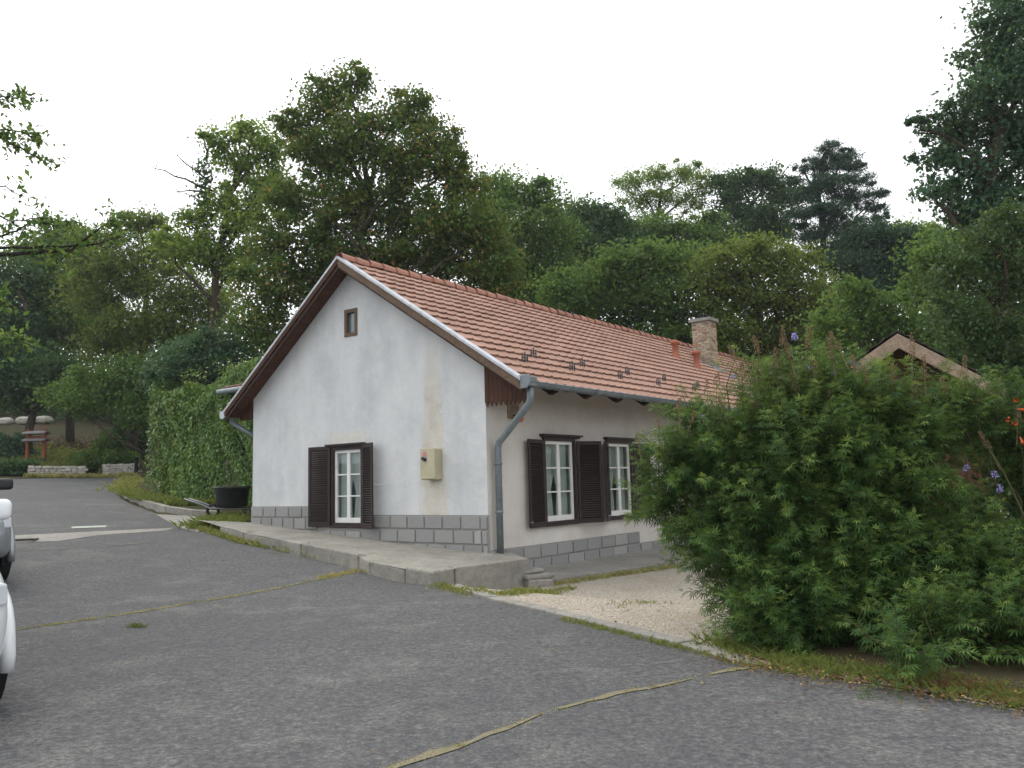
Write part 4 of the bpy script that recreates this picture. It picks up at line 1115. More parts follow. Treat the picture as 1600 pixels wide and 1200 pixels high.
tree('poplar_tree', 1580, 24, [(1580, 30, 60, 50), (1545, 90, 45, 42), (1600, 120, 70, 60), (1530, 150, 45, 40), (1490, 195, 42, 32), (1555, 210, 60, 48), (1620, 230, 60, 60), (1470, 240, 38, 28), (1520, 270, 52, 40), (1460, 300, 32, 26), (1590, 310, 60, 50), (1500, 330, 45, 30), (1545, 350, 50, 36), (1610, -40, 60, 50), (1660, 60, 70, 80), (1660, 200, 70, 80), (1435, 195, 18, 14)],
     'lf_blue', 'tall dark tree cut by the right edge of the picture', density=26, leaf=.17, trunk=.3, sig=.34, fill=.5, spread=.8)
tree('chestnut_tree', 1540, 32, [(1470, 400, 50, 44), (1530, 400, 55, 50), (1600, 420, 60, 60), (1480, 470, 50, 50), (1550, 490, 60, 55), (1620, 520, 60, 60), (1460, 540, 46, 44), (1530, 560, 60, 50), (1610, 600, 60, 60), (1450, 450, 36, 36)],
     'lf_mid', 'full green tree between the shed and the right picture edge', density=20, leaf=.2, trunk=.24, sig=.42)
tree('pear_tree', 1570, 17, [(1540, 380, 60, 44), (1600, 360, 60, 50), (1500, 430, 52, 48), (1570, 450, 70, 52), (1630, 440, 60, 60), (1490, 500, 50, 44), (1550, 530, 65, 50), (1610, 540, 60, 60), (1490, 570, 48, 40), (1570, 600, 60, 50), (1640, 620, 60, 60)],
     'lf_shrub', 'glossy small-leaved tree with a few yellow leaves at the right edge', density=44, leaf=.105, trunk=.14, sig=.24, per=18)
# near tree standing out of frame on the left: only branch ends reach the picture
def nearleft():
    d = 13.0; b0 = at(-420, 700, d); base = np.array([b0[0], b0[1], gz(b0[0], b0[1])])
    root = empty('roadside_tree', base, 0, label='near tree whose leafy branch tips enter from the left edge', category='tree')
    tm = MB(); tp = limb(tm, (0, 0, -.2), (.2, .2, 6.5), .22, .1, .05, 8, 9)
    P = []; AX = []
    bl_ = []
    def br(pxs, r0, leaves):
        pts = [at(x, y, d) - base for x, y in pxs]
        q = np.array(pts); j = int(np.clip(q[0][2] / 6.5 * 8 - 1, 1, 8))
        pts = [tp[j]] + pts
        c = []
        for i in range(len(pts) - 1):
            a, b = np.asarray(pts[i]), np.asarray(pts[i + 1])
            for t in np.linspace(0, 1, 6, endpoint=False): c.append(a + (b - a) * t + rng.normal(0, .012, 3))
        c.append(np.asarray(pts[-1])); tm.tube(c, list(np.linspace(r0, .006, len(c))), 6)
        c = c[6:]
        for _ in range(leaves):
            i = random.randint(0, len(c) - 1); s0 = c[i]; dv = unit(1)[0] * np.array([1, 1, .6]) + np.array([.5, 0, -.2]); L = random.uniform(.12, .45)
            e = s0 + dv / np.linalg.norm(dv) * L
            tm.tube([s0, e], [.006, .003], 4, False)
            for _k in range(5): P.append(s0 + (e - s0) * random.uniform(.4, 1.1) + rng.normal(0, .05, 3))
    br([(-60, 400), (60, 395), (110, 390), (165, 352), (180, 340)], .05, 46)
    br([(-60, 392), (100, 385), (155, 380), (180, 371)], .03, 22)
    br([(-80, 260), (-20, 200), (20, 225), (60, 245), (84, 250)], .035, 40)
    br([(-80, 190), (-20, 160), (15, 150), (38, 142)], .03, 34)
    br([(-80, 215), (-20, 200), (30, 205), (62, 218)], .03, 34)
    br([(-80, 340), (-20, 330), (20, 345), (75, 340)], .03, 34)
    br([(-80, 360), (0, 370), (50, 350), (118, 345)], .03, 34)
    br([(-80, 300), (-20, 285), (10, 295), (30, 305)], .02, 12)
    br([(-60, 500), (-10, 520), (15, 530), (40, 530)], .02, 26)
    br([(-60, 430), (-10, 460), (12, 480), (35, 475)], .02, 14)
    for k in range(24): br([(-500 + rng.uniform(-150, 150), 200 + rng.uniform(-150, 250)), (-300 + rng.uniform(-300, 150), 100 + rng.uniform(-200, 400))], .04, 30)
    tm.build('trunk', M['bark_dark'], root, smooth=True)
    p = np.array(P); n = len(p)
    link('crown', leaf_mesh('crown', p, .12 * rng.uniform(.7, 1.3, n), rng.random(n), M['lf_mid'], .5, droop=.7), None, root)
nearleft()
# dark wood closing the view behind the single trees
def wood(name, pts, n, leaf, mat_, zlo, zhi, thick):
    c = np.array(pts); t = rng.random(n) * (len(c) - 1); i = np.minimum(t.astype(int), len(c) - 2); f = (t - i)[:, None]
    xy = c[i] * (1 - f) + c[i + 1] * f + rng.normal(0, thick, (n, 2))
    ph = .5 + .3 * np.sin(xy[:, 0] * .45) + .2 * np.sin(xy[:, 0] * 1.1 + 1)
    z = ground(xy[:, 0], xy[:, 1]) + zlo + (zhi - zlo) * (.55 + .45 * ph) * rng.random(n)
    ct = .5 + .5 * np.sin(xy[:, 0] * 1.7 + z * 1.3)
    me = leaf_mesh(name, np.stack([xy[:, 0], xy[:, 1], z], 1), leaf * rng.uniform(.7, 1.3, n), .5 * ct + .5 * rng.random(n), M[mat_], .6)
    link(name, me, None, None, kind='stuff', label='dark wood and undergrowth filling the hillside behind the trees', category='wood')
wood('woodland', [(-75, 58), (-45, 62), (-20, 66), (5, 66), (30, 62), (60, 55), (85, 40)], 60000, .42, 'lf_dark', 0, 9.5, 2.0)
wood('undergrowth', [(-62, 58), (-45, 58.5), (-28, 58), (-20, 54), (-14, 50), (0, 54), (16, 50), (34, 46)], 40000, .3, 'lf_dark', 0, 4.0, 1.2)

# ------------------------------------------------------------------ clipped ivy hedge
def hedge():
    a = gp(232, 786); base = np.array([a[0], a[1], gz(a[0], a[1])])
    root = empty('ivy_hedge', base, 0, label='tall dense clipped hedge between the road bend and the house', category='hedge')
    e0, e1 = gp(226, 779)[:2], gp(386, 786)[:2]
    e1 = (HP + G_DIR * 7.72 + S_DIR * 2.0)[:2]
    d = e1 - e0; L = np.linalg.norm(d); d /= L; n = np.array([-d[1], d[0]])
    if n[1] < 0: n = -n
    n_ = 62000
    H = 4.7; W_ = 2.6
    al = rng.random(n_) * L; f = rng.random(n_)
    h = rng.random(n_) ** .85 * H
    dep = rng.exponential(.16, n_)
    kind_ = rng.random(n_)
    tp = kind_ > .82
    endl = (kind_ > .70) & (kind_ <= .82)
    prof = .22 * np.sin(al * 1.3) * np.sin(h * 1.1 + 1) + .10 * np.sin(al * 4.1 + h * 3.3) + .05 * np.sin(al * 9 + h * 7)
    topz = H * (.86 + .10 * np.sin(al * 1.1 + 1.2) + .05 * np.sin(al * 3.3)) - .55 * sstep((al - L * .6) / (L * .3)) - 2.0 * np.clip(1 - al / 2.4, 0, 1) ** 2
    batter = .10 * h + .35 * np.clip((h / H - .75) * 4, 0, 1) ** 2
    xx = al.copy(); yy = dep + prof + batter
    yy[tp] = rng.random(tp.sum()) * W_
    h = np.minimum(h, topz - dep * .3); h[tp] = topz[tp] - dep[tp] * .8 - .25 * np.abs(yy[tp] - W_ / 2)
    xx[endl] = dep[endl] + prof[endl] - .1 + .1 * h[endl]; yy[endl] = rng.random(endl.sum()) * W_
    corner = np.clip(.7 - xx, 0, 1) * .7
    yy = yy + corner * (~tp & ~endl)
    xy = e0 + np.outer(xx, d) + np.outer(yy, n)
    z = ground(xy[:, 0], xy[:, 1]) + .12 + h
    pos = np.stack([xy[:, 0], xy[:, 1], z], 1) - base
    nr = unit(n_) * .9 + np.array([-n[0], -n[1], .5]) * 1.0
    ax = unit(n_) * .6 + np.array([0, 0, -.9])
    ax /= np.linalg.norm(ax, axis=1)[:, None]
    cl = .5 + .5 * np.sin(al * 5.1 + 2 * np.sin(h * 3)) * np.sin(h * 4.4)
    left = np.clip(1 - al / (L * .4), 0, 1)
    t = .25 + .22 * cl + .35 * rng.random(n_) + .30 * left * rng.random(n_)
    link('foliage', leaf_mesh('foliage', pos, 1.0 * .105 * rng.uniform(.6, 1.25, n_), t, M['lf_ivy'], .8, nr, ax), None, root)
    sm = MB()
    for k in range(9):
        q = e0 + d * L * (k + .5) / 9 + n * (W_ * .5); qz = gz(*q)
        limb(sm, np.array([q[0], q[1], qz]) - base, np.array([q[0] + rng.normal(0, .2), q[1], qz + 3.2]) - base, .06, .02, .1, 5, 6)
    sm.build('stem', M['bark_dark'], root)
    # sprays of loose shoots over the top
    P = []
    for k in range(90):
        s = e0 + d * rng.uniform(.2, L) + n * rng.uniform(.2, W_); z0 = gz(*s) + H * .9
        e = np.array([rng.normal(0, .2), rng.normal(0, .2), rng.uniform(.2, .7)])
        for t_ in np.linspace(0, 1, 14): P.append(np.array([s[0], s[1], z0]) + e * t_ + rng.normal(0, .06, 3) - base)
    p = np.array(P); link('shoots', leaf_mesh('shoots', p, .12 * rng.uniform(.6, 1.2, len(p)), .35 + .6 * rng.random(len(p)), M['lf_ivy'], .5), None, root)
hedge()

def shrub(name, px, py, rx, ry, mat_, label, n=5000, leaf=.12, group=None, depth=None):
    b = gp(px, py); d = b[1]; k = d / F; r = np.array([rx * k, rx * k * .8, ry * k])
    root = empty(name, b, 0, label=label, category='bush')
    dd = unit(n); dd[:, 2] = np.abs(dd[:, 2]); rad = rng.random(n) ** .4
    lump = 1 + .25 * np.sin(dd[:, 0] * 6 + px) * np.sin(dd[:, 1] * 5) + .2 * np.sin(dd[:, 2] * 9 + px)
    p = dd * (rad * lump)[:, None] * r + rng.normal(0, .08, (n, 3))
    p[:, 2] = np.abs(p[:, 2])
    t = .4 * (.5 + .5 * np.sin(p[:, 0] * 7) * np.sin(p[:, 2] * 6)) + .6 * rng.random(n)
    link('foliage', leaf_mesh('foliage', p, leaf * rng.uniform(.6, 1.3, n), t, M[mat_], .5), None, root)
    sm = MB()
    for _ in range(7): limb(sm, (0, 0, -.05), unit(1)[0] * r * np.array([.6, .6, 0]) + np.array([0, 0, r[2] * .7]), .035, .01, .2, 4, 5)
    sm.build('stem', M['bark_dark'], root)
    return root
shrub('juniper_bush', 168, 733, 44, 46, 'lf_mid', 'feathery green bush growing over the stone wall', 9000, .2)
shrub('laurel_bush', 200, 715, 34, 80, 'lf_dark', 'dark upright bush at the end of the stone wall next to the hedge', 8000, .22)
shrub('cotoneaster_bush', 15, 742, 40, 26, 'lf_dark', 'low dark ground-cover bush at the left end of the stone wall', 7000, .16)
shrub('spirea_bush', 20, 715, 32, 34, 'lf_blue', 'low bush on the bank left of the sign frame', 5000, .2)

# ------------------------------------------------------------------ dry-stone wall, sign frame, boulders
def stone_wall(px0, px1, y0, y1, hpx, label):
    a, b = gp(px0, y0), gp(px1, y1); root = empty('stone_wall', a, 0, label=label, category='wall')
    d = (b - a)[:2]; L = np.linalg.norm(d); d /= L; n = np.array([-d[1], d[0]]); n = n if n[1] > 0 else -n
    H = hpx * a[1] / F
    core = MB(); core.prism([(0, 0, -.2), tuple(d * L) + (b[2] - a[2] - .2,), tuple(d * L + n * .35) + (b[2] - a[2] - .2,), tuple(n * .35) + (-.2,)], (0, 0, 0), (0, 0, H + .16))
    core.build('core', M['mortar'], root)
    z = 0.0
    while z < H:
        h = rng.uniform(.09, .15); x = 0.0
        while x < L:
            w_ = rng.uniform(.14, .38); zz = (b[2] - a[2]) * x / L + z
            c = d * (x + w_ / 2) ; out = rng.uniform(-.05, .03)
            mb = MB().obox((c[0] - n[0] * (.02 + out), c[1] - n[1] * (.02 + out), zz + h / 2), np.append(d * (w_ / 2 - .012), 0), np.append(n * .11, 0), np.array([0, 0, h / 2 - .01]))
            mb.v = [tuple(np.array(v) + rng.normal(0, .012, 3)) for v in mb.v]
            mb.build('stone', M['rock'], root)
            x += w_
        z += h
stone_wall(44, 128, 745, 744, 14, 'left stretch of the low pale stone wall under the sign frame')
stone_wall(160, 212, 742.5, 741, 14, 'right stretch of the low pale stone wall ending at the hedge')
pb_ = gp(212.5, 743); bo = empty('marker_post', pb_, 0, label='thin dark post at the end of the stone wall against the hedge', category='post')
MB().lathe((0, 0, 0), [(.09, 0), (.09, .85), (.11, .86), (.11, .93), (0, .96)], 10).build('post', M['black'], bo, smooth=True)
MB().lathe((0, 0, 0), [(.17, 0), (.16, .06), (.09, .08)], 10).build('foot', M['black'], bo)
def sign():
    SDP = float(gp(42, 727)[1]); a = at(42, 727, SDP); b = at(68, 727, SDP)
    za = min(gz(a[0], a[1]), a[2]); base = np.array([a[0], a[1], gz(a[0], a[1])])
    root = empty('sign_frame', base, 0, label='orange-brown wooden frame with two small grey roofs on the bank', category='sign')
    k = SDP / F; wd = b - a; top = at(42, 671, SDP)[2] - base[2]
    for p in (np.zeros(3), np.array([wd[0], wd[1], 0])):
        MB().box((p[0] - .07, p[1] - .07, -.3), (p[0] + .07, p[1] + .07, .35)).build('foot', M['black'], root)
        MB().box((p[0] - .075, p[1] - .075, .352), (p[0] + .075, p[1] + .075, top)).build('post', M['signwood'], root)
    for yy in (677, 688):
        z = at(42, yy, SDP)[2] - base[2]
        for sgn in (-1, 1):
            MB().prism([(-.15, 0, z + .07), (wd[0] + .15, 0, z + .07), (wd[0] + .15, sgn * .35, z - .06), (-.15, sgn * .35, z - .06)], (0, 0, 0), (0, 0, .05)).build('roof_board', M['signroof'], root)
    MB().box((0.08, -.03, at(42, 683, SDP)[2] - base[2] - .12), (wd[0] - .08, .03, at(42, 683, SDP)[2] - base[2] + .05)).build('beam', M['signwood'], root)
sign()
def boulder(px, py, wpx, hpx, label):
    b = gp(px, py + hpx / 2); k = b[1] / F; root_me = MB()
    n1, n2 = 12, 8; r = np.array([wpx * k / 2, wpx * k / 2.4, hpx * k * .6])
    vs_, fs_ = [], []
    for j in range(n2 + 1):
        for i in range(n1):
            th, ph = 2 * math.pi * i / n1, math.pi * j / n2
            d = np.array([math.sin(ph) * math.cos(th), math.sin(ph) * math.sin(th), math.cos(ph)])
            d = np.sign(d) * np.abs(d) ** .75
            vs_.append(d * r * (1 + .12 * math.sin(3 * th + px) * math.sin(ph) + rng.normal(0, .04)) + np.array([0, 0, r[2] * .6]))
    for j in range(n2):
        for i in range(n1): fs_.append((j * n1 + i, j * n1 + (i + 1) % n1, (j + 1) * n1 + (i + 1) % n1, (j + 1) * n1 + i))
    o = root_me.add(vs_, fs_).build('boulder', M['rock'], None, label=label, category='rock', group='boulders on the bank'); o.location = b
boulder(40, 656, 26, 11, 'middle pale grey boulder on the bank above the sign frame')
boulder(68, 655, 26, 11, 'right brownish boulder on the bank above the sign frame')
boulder(10, 657, 22, 10, 'left half-hidden boulder on the bank at the picture edge')

# ------------------------------------------------------------------ wheelbarrow with a black tub
def barrow():
    b = HP + G_DIR * 9.95 + S_DIR * 1.0; b[2] = gz(b[0], b[1]) + .12
    root = empty('wheelbarrow', np.array([b[0], b[1], b[2] + .0]), math.radians(8), label='black round tub on a hand barrow beside the hedge', category='wheelbarrow')
    MB().lathe((0.05, .1, .26), [(0, 0), (.36, .0), (.40, .03), (.46, .5), (.50, .51), (.50, .56), (.45, .56), (.42, .45), (.36, .06), (0, .05)], 24).build('tub', M['tub'], root, smooth=True)
    for y in (-.18, .38):
        MB().tube([(-1.15, y, .52), (-.75, y, .38), (-.45, y, .24), (.75, y, .20)], .022, 8).build('handle', M['steel'], root, smooth=True)
        MB().tube([(.3, y, .21), (.42, y, .0), (.5, y, 0), (.55, y, .21)], .016, 6).build('leg', M['steel'], root)
    wh = MB()
    prof = [(.11, -.04), (.16, -.045), (.185, -.02), (.185, .02), (.16, .045), (.11, .04), (.11, -.04)]
    n_ = 20; vs_, fs_ = [], []
    for i in range(n_):
        t = 2 * math.pi * i / n_
        for r, y in prof: vs_.append((-.45 + r * math.cos(t), .1 + y, .185 + r * math.sin(t)))
    m_ = len(prof)
    for i in range(n_):
        for j in range(m_ - 1): fs_.append((i * m_ + j, i * m_ + j + 1, ((i + 1) % n_) * m_ + j + 1, ((i + 1) % n_) * m_ + j))
    wh.add(vs_, fs_).build('wheel', M['rubber'], root, smooth=True)
    MB().box((-.42, -.2, .215), (.6, .4, .245)).build('board', M['rafter'], root)
barrow()

# ------------------------------------------------------------------ wooden shed behind the bush
def shed():
    d = 14.5; ap = at(1402, 522, d); k = d / F
    r1 = at(1528, 603, d); base = np.array([ap[0], ap[1], gz(ap[0], ap[1])])
    root = empty('wooden_shed', base, math.radians(-14), label='small wooden shed gable with pale barge boards above the bush', category='shed')
    hz = ap[2] - base[2]; hw = 1.62; hd = hw * .66; dep = 2.6
    for sgn in (-1, 1):
        MB().prism([(0, 0, hz), (sgn * hw, 0, hz - hd), (sgn * hw, 0, hz - hd - .26), (0, 0, hz - .26)], (0, -.05, 0), (0, 0, 0)).build('barge_board', M['shedwood'], root, bevel=.008)
        rb = MB().prism([(0, .0, hz + .02), (sgn * (hw + .12), 0, hz - hd - .06), (sgn * (hw + .12), 0, hz - hd - .12), (0, 0, hz - .04)], (0, .003, 0), (0, dep, 0)).build('roof', M['shingle'], root)
        for i in range(7):
            t = i / 7; x0 = sgn * (hw + .12) * (1 - t); z0 = hz + .02 - (hd + .08) * (1 - t)
            for j in range(9):
                y0 = .01 + j * dep / 9
                MB().prism([(x0, y0, z0 + .05), (x0 - sgn * .27, y0, z0 + .06 + .27 * (hd + .08) / (hw + .12) - .035), (x0 - sgn * .27, y0 + dep / 9 - .01, z0 + .06 + .27 * (hd + .08) / (hw + .12) - .035), (x0, y0 + dep / 9 - .01, z0 + .05)], (0, 0, 0), (0, 0, .014)).build('shingle', M['shingle'], rb)
    nb = 16
    for i in range(nb):
        x0 = -hw * .86 + 2 * hw * .86 * i / nb; x1 = x0 + 2 * hw * .86 / nb - .008
        MB().prism([(x0, .5, hz - abs(x0) * .66 - .1), (x0, .5, 0), (x1, .5, 0), (x1, .5, hz - abs(x1) * .66 - .1)], (0, 0, 0), (0, .025, 0)).build('wall_board', M['sheddark'], root)
    MB().box((-hw * .86, .53, 0), (hw * .86, dep - .2, hz - hd - .14)).build('wall', M['sheddark'], root)
shed()

# ------------------------------------------------------------------ chaste-tree bush and shrubs at the right
def palmate(name, pos, out, size, tint, mat_, nl=5):
    """palmate leaves: nl narrow leaflets fanned round the leaf axis"""
    n = len(pos)
    ax = out / (np.linalg.norm(out, axis=1)[:, None] + 1e-9)
    upv = np.tile(np.array([0, 0, 1.0]), (n, 1)) + rng.normal(0, .35, (n, 3))
    sd = np.cross(ax, upv); sd /= np.linalg.norm(sd, axis=1)[:, None] + 1e-9
    nm = np.cross(sd, ax)
    V = []; T = []
    for k in range(nl):
        a = (k - (nl - 1) / 2) * math.radians(34)
        ln = size * (1.0 - .17 * abs(k - (nl - 1) / 2))
        d = ax * math.cos(a) + sd * math.sin(a) - nm * .18; d /= np.linalg.norm(d, axis=1)[:, None]
        s2 = np.cross(d, nm)
        L = d * ln[:, None]; W_ = s2 * (ln * .082)[:, None]
        v = np.empty((n, 4, 3)); v[:, 0] = pos; v[:, 1] = pos + L * .5 + W_; v[:, 2] = pos + L - nm * (ln * .22)[:, None]; v[:, 3] = pos + L * .5 - W_
        V.append(v); T.append(np.repeat(tint, 4))
    verts = np.concatenate([v.reshape(-1, 3) for v in V]); return raw_quads(name, verts, n * nl, np.concatenate(T), mat_)

def vitex(name, base_px, base_d, blobs, nshoot, label, spikes, leafsize=.105, tips=()):
    b0 = at(base_px, 700, base_d); base = np.array([b0[0], b0[1], gz(b0[0], b0[1])])
    root = empty(name, base, 0, label=label, category='bush')
    B = [(at(x, y, d) - base, np.array([rx * d / F, ry * d / F * .5 + rx * d / F * .4, ry * d / F])) for x, y, rx, ry, d in blobs]
    wt = np.array([r[0] * r[2] for c, r in B]); wt /= wt.sum()
    st = MB(); P, O, Sz, T = [], [], [], []
    # main canes
    for c, r in B:
        if c[2] < .75 or np.hypot(c[0], c[1]) > 1.5: continue
        for _ in range(2): limb(st, np.array([rng.normal(0, .22), rng.normal(0, .2), -.05]), c + unit(1)[0] * r * .4, .018, .006, .18, 7, 5)
    for s in range(nshoot):
        c, r = B[rng.choice(len(B), p=wt)]
        d = unit(1)[0]; rad = rng.random() ** .42
        p0 = c + d * r * rad
        if p0[2] < .05: p0[2] = rng.uniform(.05, .5)
        dirv = d * .75 + np.array([0, 0, .55]) + rng.normal(0, .3, 3); dirv /= np.linalg.norm(dirv)
        L = rng.uniform(.22, .48); bend = np.array([0, 0, -rng.uniform(0, .18)])
        nn = int(L / .05)
        ct = rng.random()
        pts = [p0 + dirv * L * t + bend * t * t for t in np.linspace(0, 1, nn + 1)]
        st.tube([pts[0], pts[nn // 2], pts[-1]], [.005, .004, .002], 3, False)
        perp = np.cross(dirv, unit(1)[0]); perp /= np.linalg.norm(perp); perp2 = np.cross(dirv, perp)
        for k, q in enumerate(pts):
            a = perp if k % 2 else perp2
            sc = 1.05 - .3 * (k / nn) ** 2
            for sg_ in (-1, 1):
                o = a * sg_ + dirv * (.45 + .8 * k / nn) + np.array([0, 0, -.15]); o /= np.linalg.norm(o)
                P.append(q + o * .025); O.append(o); Sz.append(leafsize * sc * rng.uniform(.75, 1.2)); T.append(.36 * ct + .28 * rng.random() + .32 * (k / nn) ** 2)
    # long upright flowering shoots that stand above the outline
    for (x, y, d, L, kind_) in spikes:
        if kind_ != 'dry' or y > 720: continue
        q = at(x, y, d) - base; ln = rng.uniform(.5, .85); foot = q + np.array([rng.normal(0, .12), rng.normal(0, .1), -ln])
        st.tube([foot, (q + foot) / 2 + rng.normal(0, .02, 3), q], [.007, .005, .003], 4, False)
        nn = int(ln / .055); ct = rng.uniform(.4, 1)
        for k in range(nn + 1):
            c0 = foot + (q - foot) * k / nn; a = rng.uniform(0, 6.28)
            for sg_ in (0, math.pi):
                o = np.array([math.cos(a + sg_), math.sin(a + sg_), .35]); o /= np.linalg.norm(o)
                P.append(c0 + o * .03); O.append(o); Sz.append(leafsize * (1.05 - .5 * k / nn)); T.append(.3 * ct + .3 * rng.random() + .35 * k / nn)
    P, O, Sz, T = map(np.array, (P, O, Sz, T))
    st.build('stem', M['twig'], root)
    link('foliage', palmate('foliage', P, O, Sz, T, M['lf_vitex']), None, root)
    # flower spikes
    for (x, y, d, L, kind_) in spikes:
        q = at(x, y, d) - base; mb = MB(); dv = np.array([rng.normal(0, .18), rng.normal(0, .18), 1.0]); dv /= np.linalg.norm(dv)
        mb.tube([q - dv * (.25 if kind_ == 'dry' else .02), q, q + dv * L], [.004, .003, .0015], 4, False)
        nb = int(L / .018)
        for i in range(nb):
            cc = q + dv * L * i / nb; rr = .028 * (1 - .6 * i / nb) + .004
            for k in range(4):
                t = rng.uniform(0, 6.28); e = cc + np.array([math.cos(t), math.sin(t), .1]) * rr; s_ = .0095 if kind_ == 'dry' else .011
                mb.add([e + np.array(w_) * s_ for w_ in ((1, 0, 0), (-1, 0, 0), (0, 1, 0), (0, -1, 0), (0, 0, 1), (0, 0, -1))], [(0, 2, 4), (2, 1, 4), (1, 3, 4), (3, 0, 4), (2, 0, 5), (1, 2, 5), (3, 1, 5), (0, 3, 5)])
        mb.build('flower_spike', M['dryflower'] if kind_ == 'dry' else M['lilac'], root)
    return root
vb = [(1235, 760, 120, 130, 8.8), (1130, 745, 76, 80, 9.0), (1062, 770, 44, 56, 9.1), (1115, 825, 46, 46, 8.8), (1205, 965, 56, 45, 8.1), (1180, 985, 30, 24, 8.0), (1330, 720, 120, 120, 9.0), (1250, 650, 60, 56, 9.2), (1180, 690, 74, 56, 9.3), (1290, 615, 48, 44, 9.3), (1390, 710, 84, 80, 8.9),
      (1200, 870, 110, 80, 8.5), (1320, 870, 130, 100, 8.4), (1420, 820, 90, 90, 8.4), (1250, 950, 100, 60, 8.0), (1360, 960, 110, 60, 7.9), (1140, 850, 56, 45, 8.9), (1170, 915, 44, 30, 8.5), (1440, 650, 60, 50, 9.2), (1340, 630, 64, 42, 9.4), (1080, 705, 44, 36, 9.2), (1400, 905, 90, 70, 8.0), (1240, 1000, 56, 25, 7.7), (1030, 800, 22, 30, 9.1), (1085, 660, 30, 18, 9.3), (1200, 610, 30, 40, 9.4)]
spk = [(x, y, 8.8, L * 1.15, 'dry') for x, y, L in [(1160, 590, .16), (1210, 575, .2), (1235, 560, .22), (1262, 545, .22), (1300, 560, .2), (1320, 640, .22), (1350, 620, .24), (1430, 640, .28), (1425, 560, .25), (1415, 690, .22), (1470, 700, .2), (1345, 750, .13), (1325, 755, .14), (1370, 765, .12), (1410, 790, .14), (1450, 800, .14), (1440, 780, .16), (1190, 650, .15), (1170, 660, .16), (1290, 640, .2), (1080, 660, .12), (1130, 640, .14), (1245, 610, .18), (1380, 700, .16), (1460, 750, .14), (1505, 590, .22), (1530, 650, .2), (1395, 600, .2), (1120, 600, .12), (1275, 590, .22), (1148, 562, .16), (1185, 552, .18), (1222, 540, .2), (1310, 545, .2), (1335, 585, .2), (1445, 590, .24), (1480, 620, .2), (1105, 615, .14), (1062, 640, .12), (1030, 668, .1), (998, 690, .08), (1360, 600, .2)]]
spk += [(x, y, 9.0, L, 'l') for x, y, L in [(1098, 655, .06), (1242, 530, .09), (1265, 575, .05), (1334, 570, .08), (1145, 590, .05), (1300, 585, .04)]]
vitex('chaste_tree_bush', 1280, 8.5, vb, 3000, 'large feathery green bush with dry flower spikes in front of the house', spk, .104)
vb2 = [(1500, 660, 46, 46, 9.0), (1560, 640, 50, 40, 9.2), (1580, 870, 60, 40, 7.6), (1540, 900, 60, 34, 7.7), (1700, 720, 90, 120, 8.8), (1640, 900, 70, 60, 7.4), (1520, 960, 60, 36, 7.3), (1590, 985, 60, 40, 7.0), (1450, 985, 60, 30, 7.3), (1650, 1000, 60, 50, 6.8)]
vitex('chaste_tree_bush', 1600, 8.3, vb2, 800, 'second feathery green bush cut by the right picture edge', [(1545, 700, 8.5, .2, 'dry'), (1590, 660, 8.6, .2, 'dry'), (1560, 620, 8.8, .22, 'dry'), (1510, 735, 8.4, .07, 'l'), (1562, 768, 8.3, .08, 'l'), (1555, 745, 8.3, .07, 'l')], .09)
vitex('chaste_tree_seedling', 1412, 6.35, [(1412, 1010, 34, 26, 6.35), (1410, 1040, 26, 16, 6.3)], 26, 'small bright palmate seedling at the road edge under the big bush', [], .085)
vitex('chaste_tree_seedling', 1490, 7.0, [(1480, 975, 50, 24, 7.0), (1460, 1000, 30, 20, 6.9)], 40, 'larger dark seedling between the big bush and the wooden stump', [], .085)
# dark glossy shrub with orange trumpet flowers
def darkshrub():
    b = at(1560, 900, 8.6); base = np.array([b[0], b[1], gz(b[0], b[1])])
    root = empty('trumpet_vine', base, 0, label='dark glossy-leaved shrub with orange flowers at the right edge', category='bush')
    bl_ = [(at(x, y, d) - base, np.array([rx, rx, ry]) * d / F) for x, y, rx, ry, d in [(1540, 840, 80, 90, 9.0), (1580, 700, 60, 80, 9.4), (1600, 900, 80, 80, 8.8), (1520, 950, 70, 50, 8.4), (1640, 760, 80, 120, 9.2), (1590, 980, 80, 40, 8.0), (1480, 930, 40, 40, 8.7)]]
    p, t = crown_points(bl_, 190 * 5 / DENS, .07, .12, 14, .5)
    p = p[p[:, 2] > .03]; t = rng.random(len(p))
    link('foliage', leaf_mesh('foliage', p, .075 * rng.uniform(.6, 1.2, len(p)), t, M['lf_shrub'], .5), None, root)
    sm = MB()
    for c, r in bl_:
        for _ in range(2): limb(sm, (rng.normal(0, .15), rng.normal(0, .15), -.05), c, .025, .008, .2, 6, 5)
    sm.build('stem', M['bark_dark'], root)
    for x, y in ((1588, 625), (1575, 655), (1585, 662), (1455, 778), (1598, 640), (1597, 690)):
        q = at(x, y, 8.4) - base; dv = unit(1)[0]; dv[2] = -abs(dv[2]) * .4; dv[1] = -abs(dv[1]); dv /= np.linalg.norm(dv)
        MB().tube([q - dv * .06, q, q + dv * .02], [.004, .012, .022], 7, False).build('flower', M['trumpet'], root, smooth=True)
darkshrub()
# low wooden stump by the road
sb = gp(1541, 1030); sp_ = empty('wooden_stump', sb, .3, label='short square wooden stump half hidden under the right-hand bushes', category='post')
MB().box((-.05, -.05, -.05), (.05, .05, .22)).build('post', M['sheddark'], sp_, bevel=.012); MB().box((-.06, -.06, .221), (.06, .06, .24)).build('cap', M['sheddark'], sp_, bevel=.01)

